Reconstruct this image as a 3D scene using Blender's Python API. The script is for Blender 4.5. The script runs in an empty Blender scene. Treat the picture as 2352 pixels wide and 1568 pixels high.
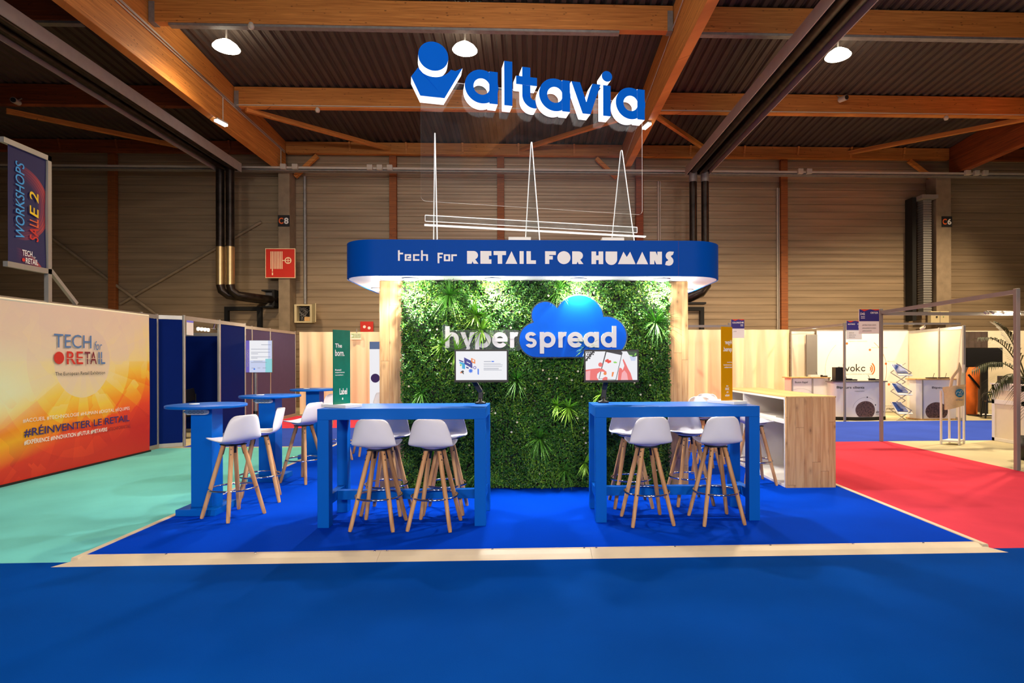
import bpy, bmesh, math, random
import numpy as np
from mathutils import Vector, Matrix

scene = bpy.context.scene
PI = math.pi
rnd = random.Random(7)

# ------------------------------------------------------------------ camera
cam_data = bpy.data.cameras.new('camera')
cam_data.sensor_fit = 'HORIZONTAL'
cam_data.sensor_width = 36.0
cam_data.lens = 36.0 * 1320.0 / 2352.0
cam_data.shift_x = -86.0 / 2352.0
cam_data.shift_y = 44.0 / 2352.0
cam_data.clip_start = 0.05
cam_data.clip_end = 200
cam = bpy.data.objects.new('camera', cam_data)
cam.matrix_world = (Matrix.Translation((0, 0, 1.54)) @ Matrix.Rotation(-0.036, 4, 'Z')
                    @ Matrix.Rotation(PI / 2, 4, 'X') @ Matrix.Rotation(-0.003, 4, 'Z'))
scene.collection.objects.link(cam)
scene.camera = cam

# ------------------------------------------------------------------ world, exposure
world = bpy.data.worlds.new('hall_ambient')
scene.world = world
world.use_nodes = True
wb = world.node_tree.nodes['Background']
wb.inputs[0].default_value = (0.80, 0.84, 1.0, 1)
wb.inputs[1].default_value = 0.10

vs = scene.view_settings
vs.view_transform = 'Standard'
vs.look = 'None'
vs.gamma = 1.0
vs.use_curve_mapping = False
vs.exposure = 0.0
scene.cycles.use_denoising = True
scene.cycles.max_bounces = 7
scene.cycles.diffuse_bounces = 4
scene.cycles.glossy_bounces = 3
scene.cycles.transmission_bounces = 4
scene.cycles.transparent_max_bounces = 16
scene.cycles.caustics_reflective = False
scene.cycles.caustics_refractive = False
scene.cycles.sample_clamp_indirect = 4.0


def light(name, kind, loc, power, col, size=0.2, target=None, angle=None, blend=0.4):
    d = bpy.data.lights.new(name, kind)
    d.energy = power
    d.color = col
    if kind == 'SPOT':
        d.spot_size = math.radians(angle or 120)
        d.spot_blend = blend
        d.shadow_soft_size = size
    elif kind == 'POINT':
        d.shadow_soft_size = size
    elif kind == 'AREA':
        d.size = size
    o = bpy.data.objects.new(name, d)
    o.location = loc
    if target is not None:
        o.rotation_euler = (Vector(target) - Vector(loc)).to_track_quat('-Z', 'Y').to_euler()
    scene.collection.objects.link(o)
    return o


WARM = (1.0, 0.76, 0.47)
NEUT = (1.0, 0.90, 0.80)
# high-bay lamps of the hall: the lit row beyond the stand, and others out of view
HB = [(-6.94, 13.5, 2500), (-1.47, 13.5, 3000), (7.42, 13.5, 3800)]
for x, y, p in HB:
    light('high_bay_or_fill_light', 'SPOT', (x, y, 8.72), p, WARM, 0.27, (x, y, 0), 134, 0.45)
for x, y, p in [(14.2, 13.5, 3800), (3.0, 5.5, 500)]:
    light('high_bay_or_fill_light', 'SPOT', (x, y, 9.2), p, WARM, 0.27, (x, y, 0), 134, 0.45)
for x, y, p in [(-5.0, 8.0, 70), (0.0, 8.0, 190), (7.5, 8.0, 120), (1.0, -2.0, 420)]:
    light('high_bay_or_fill_light', 'POINT', (x, y, 8.9), p, NEUT, 0.27)  # added unseen fill that brightens the timber cross beams
# added front fill: unseen soft spots that brighten the faces of the stand
for x, tx, p in [(-4.0, -4.2, 3400), (1.5, 0.2, 2300), (7.0, 2.5, 2300)]:
    light('front_fill_light', 'SPOT', (x, -9.0, 5.6), p, NEUT, 0.8, (tx, 6.0, 0.8), 62, 0.7)
# stand downlights under the canopy
SPOTS = [(-1.387, 6.80), (-0.418, 6.80), (0.592, 6.80), (1.593, 6.80), (-2.0, 7.74), (2.17, 7.83)]
for x, y in SPOTS:
    light('canopy_downlight_light', 'POINT', (x, y, 2.435), 26, (1.0, 0.95, 0.86), 0.035)
    light('canopy_downlight_light', 'SPOT', (x, y, 2.47), 165, (1.0, 0.95, 0.86), 0.04, (x, y - 0.25, 0), 150, 0.5)
# spots inside the neighbouring booths
for x, y, z, p in [(9.3, 15.6, 2.35, 38), (10.6, 15.6, 2.35, 26), (8.2, 16.2, 2.35, 16), (6.0, 15.6, 2.35, 26),
                   (13.0, 15.4, 2.35, 30), (9.26, 10.7, 2.35, 30),
                   (-5.4, 15.6, 2.35, 26), (-7.4, 11.6, 2.25, 4)]:
    light('booth_spot_light', 'POINT', (x, y, z), p, (1.0, 0.80, 0.54), 0.06)


# ------------------------------------------------------------------ colour and material helpers
def lin(c):
    c = c / 255.0
    return c / 12.92 if c <= 0.04045 else ((c + 0.055) / 1.055) ** 2.4


def rgb(r, g, b):
    return (lin(r), lin(g), lin(b), 1.0)


class NT:
    """small node-tree builder"""
    def __init__(self, name):
        self.m = bpy.data.materials.new(name)
        self.m.use_nodes = True
        self.t = self.m.node_tree
        self.b = self.t.nodes['Principled BSDF']
        self.out = self.t.nodes['Material Output']

    def n(self, kind, **kw):
        nd = self.t.nodes.new(kind)
        for k, v in kw.items():
            if k in ('operation', 'blend_type', 'data_type', 'noise_dimensions', 'feature', 'wave_type',
                     'bands_direction', 'interpolation', 'attribute_name', 'gradient_type', 'use_clamp',
                     'distance', 'wave_profile', 'rings_direction'):
                setattr(nd, k, v)
            else:
                i = int(k[1:]) if k[0] == 'i' and k[1:].isdigit() else k
                if hasattr(v, 'is_output'):
                    self.t.links.new(v, nd.inputs[i])
                else:
                    nd.inputs[i].default_value = v
        return nd

    def link(self, a, b):
        self.t.links.new(a, b)

    def coord(self, scale=(1, 1, 1), loc=(0, 0, 0), kind='Object'):
        tc = self.n('ShaderNodeTexCoord')
        mp = self.n('ShaderNodeMapping')
        mp.inputs['Scale'].default_value = scale
        mp.inputs['Location'].default_value = loc
        self.link(tc.outputs[kind], mp.inputs[0])
        return mp.outputs[0]

    def ramp(self, fac, stops, interp='LINEAR'):
        r = self.n('ShaderNodeValToRGB')
        r.color_ramp.interpolation = interp
        el = r.color_ramp.elements
        while len(el) < len(stops):
            el.new(0.5)
        for e, (p, c) in zip(el, stops):
            e.position = p
            e.color = c
        self.link(fac, r.inputs[0])
        return r.outputs[0]

    def math(self, op, a, b=0.0, clamp=False):
        nd = self.n('ShaderNodeMath', operation=op, i0=a, i1=b)
        nd.use_clamp = clamp
        return nd.outputs[0]

    def mix(self, fac, a, b, blend='MIX'):
        nd = self.n('ShaderNodeMix', data_type='RGBA', blend_type=blend)
        for idx, v in ((0, fac), (6, a), (7, b)):
            if hasattr(v, 'is_output'):
                self.link(v, nd.inputs[idx])
            else:
                nd.inputs[idx].default_value = v
        return nd.outputs[2]

    def bump(self, h, strength=0.3, dist=0.01):
        b = self.n('ShaderNodeBump')
        b.inputs['Strength'].default_value = strength
        b.inputs['Distance'].default_value = dist
        self.link(h, b.inputs['Height'])
        self.link(b.outputs[0], self.b.inputs['Normal'])


def plain(name, col, rough=0.5, metal=0.0, spec=0.5, vary=0.06, scale=6.0, emit=0.0, bump=0.0):
    t = NT(name)
    nz = t.n('ShaderNodeTexNoise', Vector=t.coord((scale,) * 3), Scale=1.0, Detail=3.0)
    lo = tuple(max(0, c * (1 - vary)) for c in col[:3]) + (1,)
    hi = tuple(min(1, c * (1 + vary)) for c in col[:3]) + (1,)
    c = t.ramp(nz.outputs[0], [(0.3, lo), (0.7, hi)])
    t.link(c, t.b.inputs['Base Color'])
    t.b.inputs['Roughness'].default_value = rough
    t.b.inputs['Metallic'].default_value = metal
    t.b.inputs['Specular IOR Level'].default_value = spec
    if emit:
        t.link(c, t.b.inputs['Emission Color'])
        t.b.inputs['Emission Strength'].default_value = emit
    if bump:
        t.bump(nz.outputs[0], bump, 0.01)
    return t.m


def carpet(name, col, dark=0.82):
    t = NT(name)
    big = t.n('ShaderNodeTexNoise', Vector=t.coord((0.9, 0.9, 0.9)), Scale=1.0, Detail=4.0)
    fine = t.n('ShaderNodeTexNoise', Vector=t.coord((260, 260, 260)), Scale=1.0, Detail=2.0)
    f = t.math('ADD', t.math('MULTIPLY', big.outputs[0], 0.75), t.math('MULTIPLY', fine.outputs[0], 0.25))
    lo = tuple(c * dark for c in col[:3]) + (1,)
    hi = tuple(min(1, c * 1.12) for c in col[:3]) + (1,)
    t.link(t.ramp(f, [(0.3, lo), (0.7, hi)]), t.b.inputs['Base Color'])
    t.b.inputs['Roughness'].default_value = 0.95
    t.b.inputs['Specular IOR Level'].default_value = 0.02
    t.bump(fine.outputs[0], 0.35, 0.004)
    return t.m


def planks(name, base, dark, axis='x', width=0.115, knots=True, rough=0.55, contrast=0.5, length=1.3):
    """vertical or lying boards with grain, knots, seams: axis = across-the-boards object axis"""
    t = NT(name)
    tc = t.n('ShaderNodeTexCoord')
    sp = t.n('ShaderNodeSeparateXYZ', i0=tc.outputs['Object'])
    ax = {'x': 0, 'y': 1, 'z': 2}
    if axis == 'xy':
        u = t.math('ADD', sp.outputs[0], sp.outputs[1])
        along = sp.outputs[2]
    else:
        u = sp.outputs[ax[axis]]
        along = sp.outputs[2] if axis != 'z' else t.math('ADD', sp.outputs[0], sp.outputs[1])
    k = t.math('DIVIDE', u, width)
    board = t.math('FLOOR', k)
    fr = t.math('FRACT', k)
    rb = t.n('ShaderNodeTexWhiteNoise', noise_dimensions='1D')
    t.link(board, rb.inputs['W'])
    seg = t.math('FLOOR', t.math('ADD', t.math('DIVIDE', along, length), t.math('MULTIPLY', rb.outputs[0], 7.3)))
    segf = t.math('FRACT', t.math('ADD', t.math('DIVIDE', along, length), t.math('MULTIPLY', rb.outputs[0], 7.3)))
    r2 = t.n('ShaderNodeTexWhiteNoise', noise_dimensions='2D')
    cv0 = t.n('ShaderNodeCombineXYZ', i0=board, i1=seg)
    t.link(cv0.outputs[0], r2.inputs['Vector'])
    off = t.math('MULTIPLY', r2.outputs[0], 40.0)
    cv = t.n('ShaderNodeCombineXYZ', i0=t.math('MULTIPLY', u, 22.0), i1=t.math('ADD', t.math('MULTIPLY', along, 1.6), off), i2=off)
    gr = t.n('ShaderNodeTexNoise', Vector=cv.outputs[0], Scale=1.0, Detail=5.0, Distortion=0.8)
    cv2 = t.n('ShaderNodeCombineXYZ', i0=t.math('MULTIPLY', u, 10.0), i1=t.math('ADD', t.math('MULTIPLY', along, 5.5), off), i2=off)
    vo = t.n('ShaderNodeTexVoronoi', Vector=cv2.outputs[0], Scale=1.0)
    kn = t.math('LESS_THAN', vo.outputs['Distance'], 0.13)
    c = t.ramp(gr.outputs[0], [(0.28, dark), (0.62, base)])
    c = t.mix(t.math('MULTIPLY', r2.outputs[0], contrast), c, dark)
    if knots:
        kd = tuple(v * 0.45 for v in dark[:3]) + (1,)
        soft = t.ramp(vo.outputs['Distance'], [(0.06, (1, 1, 1, 1)), (0.13, (0.45, 0.45, 0.45, 1)), (0.34, (0, 0, 0, 1))])
        pick = t.n('ShaderNodeSeparateXYZ', i0=vo.outputs['Color'])
        c = t.mix(t.math('MULTIPLY', soft, t.math('MULTIPLY', t.math('GREATER_THAN', pick.outputs[0], 0.45), 0.8)), c, kd)
    seam = t.math('MAXIMUM', t.math('LESS_THAN', fr, 0.022), t.math('LESS_THAN', segf, 0.003))
    c = t.mix(t.math('MULTIPLY', seam, 0.75), c, tuple(v * 0.25 for v in dark[:3]) + (1,))
    t.link(c, t.b.inputs['Base Color'])
    t.b.inputs['Roughness'].default_value = rough
    t.bump(t.math('SUBTRACT', gr.outputs[0], seam), 0.25, 0.004)
    return t.m


def timber(name, base, dark):
    """glued laminated timber with small dark knots, grain along x or y"""
    t = NT(name)
    co = t.coord((1, 1, 1))
    sp = t.n('ShaderNodeSeparateXYZ', i0=co)
    along = t.math('ADD', sp.outputs[0], sp.outputs[1])
    lam = t.math('FLOOR', t.math('DIVIDE', sp.outputs[2], 0.045))
    rb = t.n('ShaderNodeTexWhiteNoise', noise_dimensions='1D')
    t.link(lam, rb.inputs['W'])
    cv = t.n('ShaderNodeCombineXYZ', i0=t.math('MULTIPLY', along, 1.3), i1=t.math('MULTIPLY', rb.outputs[0], 30.0),
             i2=t.math('MULTIPLY', sp.outputs[2], 30.0))
    gr = t.n('ShaderNodeTexNoise', Vector=cv.outputs[0], Scale=1.0, Detail=4.0)
    cv2 = t.n('ShaderNodeCombineXYZ', i0=t.math('MULTIPLY', along, 4.5), i1=t.math('MULTIPLY', rb.outputs[0], 50.0),
              i2=t.math('MULTIPLY', sp.outputs[2], 9.0))
    vo = t.n('ShaderNodeTexVoronoi', Vector=cv2.outputs[0], Scale=1.0)
    c = t.ramp(gr.outputs[0], [(0.25, dark), (0.65, base)])
    c = t.mix(t.math('MULTIPLY', rb.outputs[0], 0.35), c, dark)
    soft = t.ramp(vo.outputs['Distance'], [(0.04, (1, 1, 1, 1)), (0.16, (0, 0, 0, 1))])
    c = t.mix(t.math('MULTIPLY', soft, 0.8), c, tuple(v * 0.25 for v in dark[:3]) + (1,))
    t.link(c, t.b.inputs['Base Color'])
    t.b.inputs['Roughness'].default_value = 0.6
    return t.m


def glass(name, tint=(1, 1, 1, 1), gloss=0.07, haze=0.0, haze_col=(0.8, 0.85, 0.9, 1), rough=0.0, cap=0.05):
    t = NT(name)
    tr = t.n('ShaderNodeBsdfTransparent', Color=tint)
    gl = t.n('ShaderNodeBsdfGlossy', Roughness=rough)
    fr = t.n('ShaderNodeFresnel', IOR=1.45)
    mx = t.n('ShaderNodeMixShader')
    t.link(t.math('MINIMUM', t.math('MULTIPLY', fr.outputs[0], gloss / 0.04), cap), mx.inputs[0])
    t.link(tr.outputs[0], mx.inputs[1])
    t.link(gl.outputs[0], mx.inputs[2])
    last = mx.outputs[0]
    if haze:
        nz = t.n('ShaderNodeTexNoise', Vector=t.coord((5, 5, 5)), Scale=1.0, Detail=5.0)
        df = t.n('ShaderNodeBsdfDiffuse', Color=haze_col)
        m2 = t.n('ShaderNodeMixShader')
        t.link(t.math('MULTIPLY', t.ramp(nz.outputs[0], [(0.35, (0.3, 0.3, 0.3, 1)), (0.75, (1, 1, 1, 1))]), haze), m2.inputs[0])
        t.link(last, m2.inputs[1])
        t.link(df.outputs[0], m2.inputs[2])
        last = m2.outputs[0]
    t.link(last, t.out.inputs[0])
    return t.m


def glow(name, col, strength, base=(0.8, 0.8, 0.8, 1)):
    t = NT(name)
    nz = t.n('ShaderNodeTexNoise', Vector=t.coord((2, 2, 2)), Scale=1.0, Detail=0.0)
    c = t.mix(t.math('MULTIPLY', nz.outputs[0], 0.04), col, (1, 1, 1, 1))
    t.b.inputs['Base Color'].default_value = base
    t.link(c, t.b.inputs['Emission Color'])
    t.b.inputs['Emission Strength'].default_value = strength
    return t.m


# ------------------------------------------------------------------ materials
MT = {}
MT['carpet_blue'] = carpet('carpet_royal_blue', rgb(0, 64, 150))
MT['carpet_stand'] = carpet('carpet_stand_blue', rgb(0, 60, 188), 0.88)
MT['carpet_rear'] = carpet('carpet_aisle_blue', rgb(58, 84, 190))
MT['carpet_teal'] = carpet('carpet_teal', rgb(112, 202, 202))
MT['carpet_pink'] = carpet('carpet_pink', rgb(216, 68, 88))
MT['concrete'] = plain('floor_beige', rgb(198, 188, 150), 0.7, vary=0.1, scale=1.2)
MT['blue'] = plain('paint_blue', rgb(0, 90, 186), 0.42, spec=0.12, vary=0.02)
MT['fascia'] = plain('fascia_blue', rgb(0, 70, 160), 0.5, spec=0.06, vary=0.01)
MT['white'] = plain('white_laminate', rgb(232, 232, 230), 0.45, vary=0.02)
MT['soffit'] = plain('white_soffit', rgb(246, 246, 244), 0.6, vary=0.02)
MT['shell'] = plain('white_plastic', rgb(226, 224, 232), 0.42, vary=0.02)
MT['shell_orange'] = plain('orange_plastic', rgb(236, 170, 70), 0.42, vary=0.03)
MT['black'] = plain('black_plastic', rgb(22, 22, 25), 0.4, vary=0.1)
MT['matt_black'] = plain('matt_black', rgb(14, 13, 13), 0.8, vary=0.1)
MT['chrome'] = plain('chrome', rgb(205, 205, 210), 0.12, metal=1.0, vary=0.02)
MT['alu'] = plain('aluminium', rgb(178, 174, 168), 0.42, metal=0.65, vary=0.04)
MT['alu_dark'] = plain('aluminium_grey', rgb(146, 140, 134), 0.5, metal=0.15, vary=0.04)  # second, darker grey aluminium
MT['hood'] = plain('heater_hood', rgb(168, 158, 150), 0.5, vary=0.06)
MT['galv'] = plain('galvanised_steel', rgb(150, 148, 146), 0.5, metal=0.5, vary=0.15, scale=9)
MT['pipe'] = plain('white_conduit', rgb(196, 186, 172), 0.5, vary=0.05)
MT['legwood'] = planks('beech', rgb(216, 168, 116), rgb(176, 122, 74), 'x', 0.5, knots=False, contrast=0.2)
MT['pine'] = planks('pine_cladding', rgb(226, 186, 130), rgb(186, 134, 82), 'xy', 0.102, contrast=0.4)
MT['pine_top'] = planks('pine_top', rgb(224, 182, 118), rgb(206, 158, 96), 'x', 0.3, knots=False, contrast=0.2)
MT['glulam'] = timber('glulam', rgb(226, 150, 72), rgb(176, 104, 42))
MT['glulam_post'] = timber('glulam_post', rgb(164, 94, 40), rgb(110, 58, 22))
MT['glulam_red'] = timber('glulam_stained', rgb(160, 78, 30), rgb(100, 42, 18))
MT['edge'] = plain('ramp_edge', rgb(214, 196, 168), 0.45, vary=0.04)
MT['column'] = plain('column_concrete', rgb(140, 122, 100), 0.8, vary=0.16, scale=4, bump=0.2)
MT['roof'] = plain('roof_sheet', rgb(72, 62, 56), 0.55, vary=0.12, scale=3)
MT['navy'] = plain('navy_panel', rgb(0, 28, 104), 0.7, spec=0.08, vary=0.03)
MT['purple'] = plain('mauve_panel', rgb(84, 76, 112), 0.7, spec=0.1, vary=0.03)
MT['cream'] = plain('cream_panel', rgb(240, 228, 204), 0.6, vary=0.02)
MT['ink'] = plain('ink_black', rgb(26, 24, 26), 0.6, vary=0.02)
MT['ink_grey'] = plain('ink_grey', rgb(120, 116, 112), 0.6, vary=0.02)
MT['ink_tan'] = plain('ink_tan', rgb(206, 170, 130), 0.6, vary=0.02)
MT['ink_navy'] = plain('ink_navy', rgb(44, 32, 110), 0.6, vary=0.02)
MT['ink_steel'] = plain('ink_steel_blue', rgb(84, 122, 178), 0.6, vary=0.02)
MT['ink_white'] = plain('ink_white', rgb(244, 240, 236), 0.6, vary=0.01)
MT['ink_red'] = plain('ink_red', rgb(212, 44, 30), 0.6, vary=0.02)
MT['ink_maroon'] = plain('ink_maroon', rgb(122, 34, 50), 0.6, vary=0.02)
MT['ink_orange'] = plain('ink_orange', rgb(240, 104, 40), 0.6, vary=0.02)
MT['ink_yellow'] = plain('ink_yellow', rgb(246, 206, 30), 0.6, vary=0.02)
MT['ink_cyan'] = plain('ink_cyan', rgb(60, 160, 230), 0.6, vary=0.02)
MT['sign_red'] = plain('hose_sign_red', rgb(206, 40, 22), 0.5, vary=0.02)
MT['sign_cream'] = plain('hose_sign_cream', rgb(248, 220, 178), 0.5, vary=0.02)
MT['sign_navy'] = plain('booth_sign_navy', rgb(46, 36, 122), 0.5, vary=0.02)
MT['green'] = plain('poster_green', rgb(0, 112, 88), 0.25, vary=0.1, scale=14)
MT['gold'] = plain('poster_gold', rgb(214, 148, 0), 0.25, vary=0.02)
MT['acrylic'] = glass('clear_acrylic', gloss=0.04, haze=0.010)
MT['acrylic_pale'] = glass('pale_acrylic', tint=(0.9, 0.92, 0.92, 1), gloss=0.04, haze=0.10)
MT['acrylic_edge'] = glow('lit_acrylic_edge', (0.95, 0.97, 1, 1), 0.6)
MT['acrylic_edge_dim'] = glow('dim_acrylic_edge', (0.95, 0.97, 1, 1), 0.28)
MT['letter_side'] = glow('lit_letter_side', (1.0, 0.985, 0.95, 1), 1.05)
MT['letter_face'] = plain('lit_letter_face', rgb(0, 88, 196), 0.5, spec=0.03, vary=0.01, emit=0.14)
MT['hyper_letter'] = plain('off_white_letter', rgb(228, 226, 226), 0.5, vary=0.01)
MT['cloud_blue'] = plain('cloud_blue', rgb(0, 94, 216), 0.5, spec=0.1, vary=0.02)
MT['lamp'] = glow('lamp_white', (1.0, 0.93, 0.72, 1), 22.0)
MT['spot'] = glow('downlight_white', (1.0, 0.97, 0.9, 1), 14.0)
MT['bulb'] = glow('booth_bulb', (1.0, 0.82, 0.5, 1), 7.0)
MT['led'] = glow('led_bar', (0.95, 0.97, 1.0, 1), 9.0)
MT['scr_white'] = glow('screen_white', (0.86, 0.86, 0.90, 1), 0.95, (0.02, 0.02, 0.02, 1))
MT['scr_lav'] = glow('screen_lavender', (0.60, 0.66, 0.90, 1), 0.9, (0.02, 0.02, 0.02, 1))
MT['scr_violet'] = glow('screen_violet', rgb(112, 96, 190), 0.9, (0.02, 0.02, 0.02, 1))
MT['scr_aqua'] = glow('screen_aqua', rgb(140, 214, 222), 0.9, (0.02, 0.02, 0.02, 1))
MT['scr_navy'] = glow('screen_navy', rgb(12, 20, 140), 0.9, (0.02, 0.02, 0.02, 1))
MT['scr_blue'] = glow('screen_blue', rgb(0, 110, 235), 0.9, (0.02, 0.02, 0.02, 1))
MT['scr_sky'] = glow('screen_sky', rgb(30, 170, 220), 0.9, (0.02, 0.02, 0.02, 1))
MT['scr_orange'] = glow('screen_orange', rgb(245, 130, 40), 0.9, (0.02, 0.02, 0.02, 1))
MT['scr_grey'] = glow('screen_grey', rgb(150, 156, 176), 0.8, (0.02, 0.02, 0.02, 1))
MT['scr_black'] = glow('screen_black', rgb(14, 14, 26), 0.9, (0.02, 0.02, 0.02, 1))
MT['scr_skin'] = glow('screen_skin', rgb(236, 104, 100), 0.95, (0.02, 0.02, 0.02, 1))
MT['scr_skin_light'] = glow('screen_skin_light', rgb(246, 170, 176), 0.95, (0.02, 0.02, 0.02, 1))
MT['scr_red'] = glow('screen_red', rgb(232, 60, 40), 0.95, (0.02, 0.02, 0.02, 1))
MT['scr_leaf'] = glow('screen_leaf', rgb(130, 210, 70), 0.95, (0.02, 0.02, 0.02, 1))
MT['scr_dkgreen'] = glow('screen_dark_green', rgb(24, 70, 30), 0.9, (0.02, 0.02, 0.02, 1))
MT['tv'] = plain('tv_black', rgb(30, 26, 18), 0.12, vary=0.05)
MT['cloth_dark'] = plain('dark_cloth', rgb(74, 60, 54), 0.9, vary=0.2, scale=4)
MT['cloth_orange'] = plain('orange_cloth', rgb(240, 120, 40), 0.8, vary=0.12, scale=5)
MT['canvas'] = plain('canvas', rgb(236, 214, 180), 0.9, vary=0.05, scale=30)
MT['bag_blue'] = plain('bag_print_blue', rgb(30, 130, 196), 0.8, vary=0.05)
MT['palm'] = plain('palm_leaf', rgb(76, 84, 44), 0.5, vary=0.35, scale=8)
MT['flue'] = plain('flue_black', rgb(46, 38, 34), 0.3, metal=0.6, vary=0.6, scale=5)
MT['brass'] = plain('flue_bright', rgb(196, 168, 122), 0.32, metal=0.85, vary=0.08)
MT['photo_dark'] = plain('printed_photo', rgb(96, 70, 62), 0.5, vary=0.8, scale=28)
MT['brochure'] = plain('brochure_blue', rgb(44, 84, 170), 0.4, vary=0.5, scale=16)
MT['beige_box'] = plain('beige_metal', rgb(206, 190, 150), 0.5, vary=0.04)
MT['exit_green'] = plain('exit_green', rgb(150, 180, 120), 0.5, vary=0.05)


def back_wall_material():
    t = NT('wall_cladding')
    co = t.coord((1, 1, 1))
    sp = t.n('ShaderNodeSeparateXYZ', i0=co)
    cv = t.n('ShaderNodeCombineXYZ', i0=t.math('MULTIPLY', sp.outputs[0], 0.35), i1=0.0, i2=t.math('MULTIPLY', sp.outputs[2], 6.0))
    nz = t.n('ShaderNodeTexNoise', Vector=cv.outputs[0], Scale=1.0, Detail=4.0)
    fine = t.n('ShaderNodeTexNoise', Vector=t.coord((24, 24, 24)), Scale=1.0, Detail=3.0)
    t.link(t.ramp(nz.outputs[0], [(0.3, rgb(138, 119, 96)), (0.7, rgb(166, 144, 117))]), t.b.inputs['Base Color'])
    t.b.inputs['Roughness'].default_value = 0.42
    t.b.inputs['Metallic'].default_value = 0.2
    t.bump(fine.outputs[0], 0.12, 0.01)
    return t.m


MT['cladding'] = back_wall_material()


def curtain_material():
    t = NT('cream_curtain')
    nz = t.n('ShaderNodeTexNoise', Vector=t.coord((3, 3, 0.4)), Scale=1.0, Detail=3.0)
    t.link(t.ramp(nz.outputs[0], [(0.3, rgb(238, 214, 172)), (0.7, rgb(250, 232, 196))]), t.b.inputs['Base Color'])
    t.b.inputs['Roughness'].default_value = 0.9
    return t.m


MT['curtain'] = curtain_material()


def banner_material():
    """printed sunburst: gradient cream to red, soft rings and facets around the circle centre (object space y, z)"""
    t = NT('banner_sunburst_print')
    tc = t.n('ShaderNodeTexCoord')
    sp = t.n('ShaderNodeSeparateXYZ', i0=tc.outputs['Object'])
    y = t.math('SUBTRACT', sp.outputs[1], 1.47)
    z = t.math('SUBTRACT', sp.outputs[2], 1.55)
    r = t.math('SQRT', t.math('ADD', t.math('MULTIPLY', y, y), t.math('MULTIPLY', z, z)))
    ang = t.math('ARCTAN2', z, y)
    # vertical gradient, pushed about by facets that run out from the centre
    cvf = t.n('ShaderNodeCombineXYZ', i0=t.math('MULTIPLY', t.math('ADD', y, z), 1.9), i1=t.math('MULTIPLY', t.math('SUBTRACT', y, z), 1.9), i2=0.0)
    vo = t.n('ShaderNodeTexVoronoi', Vector=cvf.outputs[0], Scale=1.0, distance='CHEBYCHEV')
    facet = t.math('SUBTRACT', t.n('ShaderNodeSeparateXYZ', i0=vo.outputs['Color']).outputs[0], 0.5)
    wedge = t.math('SINE', t.math('MULTIPLY', ang, 11.0))
    wedge = t.math('MULTIPLY', t.math('SIGN', wedge), 0.5)
    h = t.math('ADD', t.math('SUBTRACT', t.math('MULTIPLY', sp.outputs[2], 0.42), 0.045), t.math('MULTIPLY', facet, 0.11))
    h = t.math('ADD', h, t.math('MULTIPLY', wedge, 0.05))
    # left part of the sheet is lighter, right part redder
    h = t.math('ADD', h, t.math('MULTIPLY', y, -0.055))
    in1 = t.math('LESS_THAN', r, 0.54)
    in2 = t.math('LESS_THAN', r, 0.98)
    in3 = t.math('LESS_THAN', r, 1.42)
    h = t.math('ADD', h, t.math('MULTIPLY', in1, 0.20))
    h = t.math('ADD', h, t.math('MULTIPLY', in2, 0.065))
    h = t.math('ADD', h, t.math('MULTIPLY', in3, 0.05))
    c = t.ramp(h, [(0.04, rgb(206, 36, 18)), (0.22, rgb(240, 66, 26)), (0.30, rgb(250, 108, 16)), (0.40, rgb(252, 158, 22)),
                   (0.49, rgb(250, 206, 70)), (0.60, rgb(246, 220, 150)), (0.80, rgb(238, 212, 184)), (1.0, rgb(232, 204, 186))])
    left = t.math('MULTIPLY', t.math('SUBTRACT', -0.35, y), 1.1, True)
    low = t.math('MULTIPLY', t.math('SUBTRACT', t.math('ADD', sp.outputs[2], t.math('MULTIPLY', y, -0.25)), 0.95), 2.2, True)
    top = t.math('SUBTRACT', 1.0, t.math('MULTIPLY', t.math('SUBTRACT', sp.outputs[2], 1.25), 1.6, True))
    out = t.math('ADD', 0.45, t.math('MULTIPLY', t.math('SUBTRACT', 1.0, in2), 0.4))
    c = t.mix(t.math('MULTIPLY', t.math('MULTIPLY', left, low), t.math('MULTIPLY', top, out)), c, rgb(236, 240, 206))
    gold = t.math('MULTIPLY', t.math('MULTIPLY', t.math('SUBTRACT', -0.25, y), 1.3, True),
                  t.math('SUBTRACT', 1.0, t.math('MULTIPLY', t.math('ABSOLUTE', t.math('SUBTRACT', sp.outputs[2], t.math('ADD', 0.78, t.math('MULTIPLY', y, 0.22)))), 3.2), True))
    c = t.mix(t.math('MULTIPLY', gold, 0.55), c, rgb(250, 214, 20))
    t.link(c, t.b.inputs['Base Color'])
    t.b.inputs['Roughness'].default_value = 0.5
    return t.m


MT['banner'] = banner_material()


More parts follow.
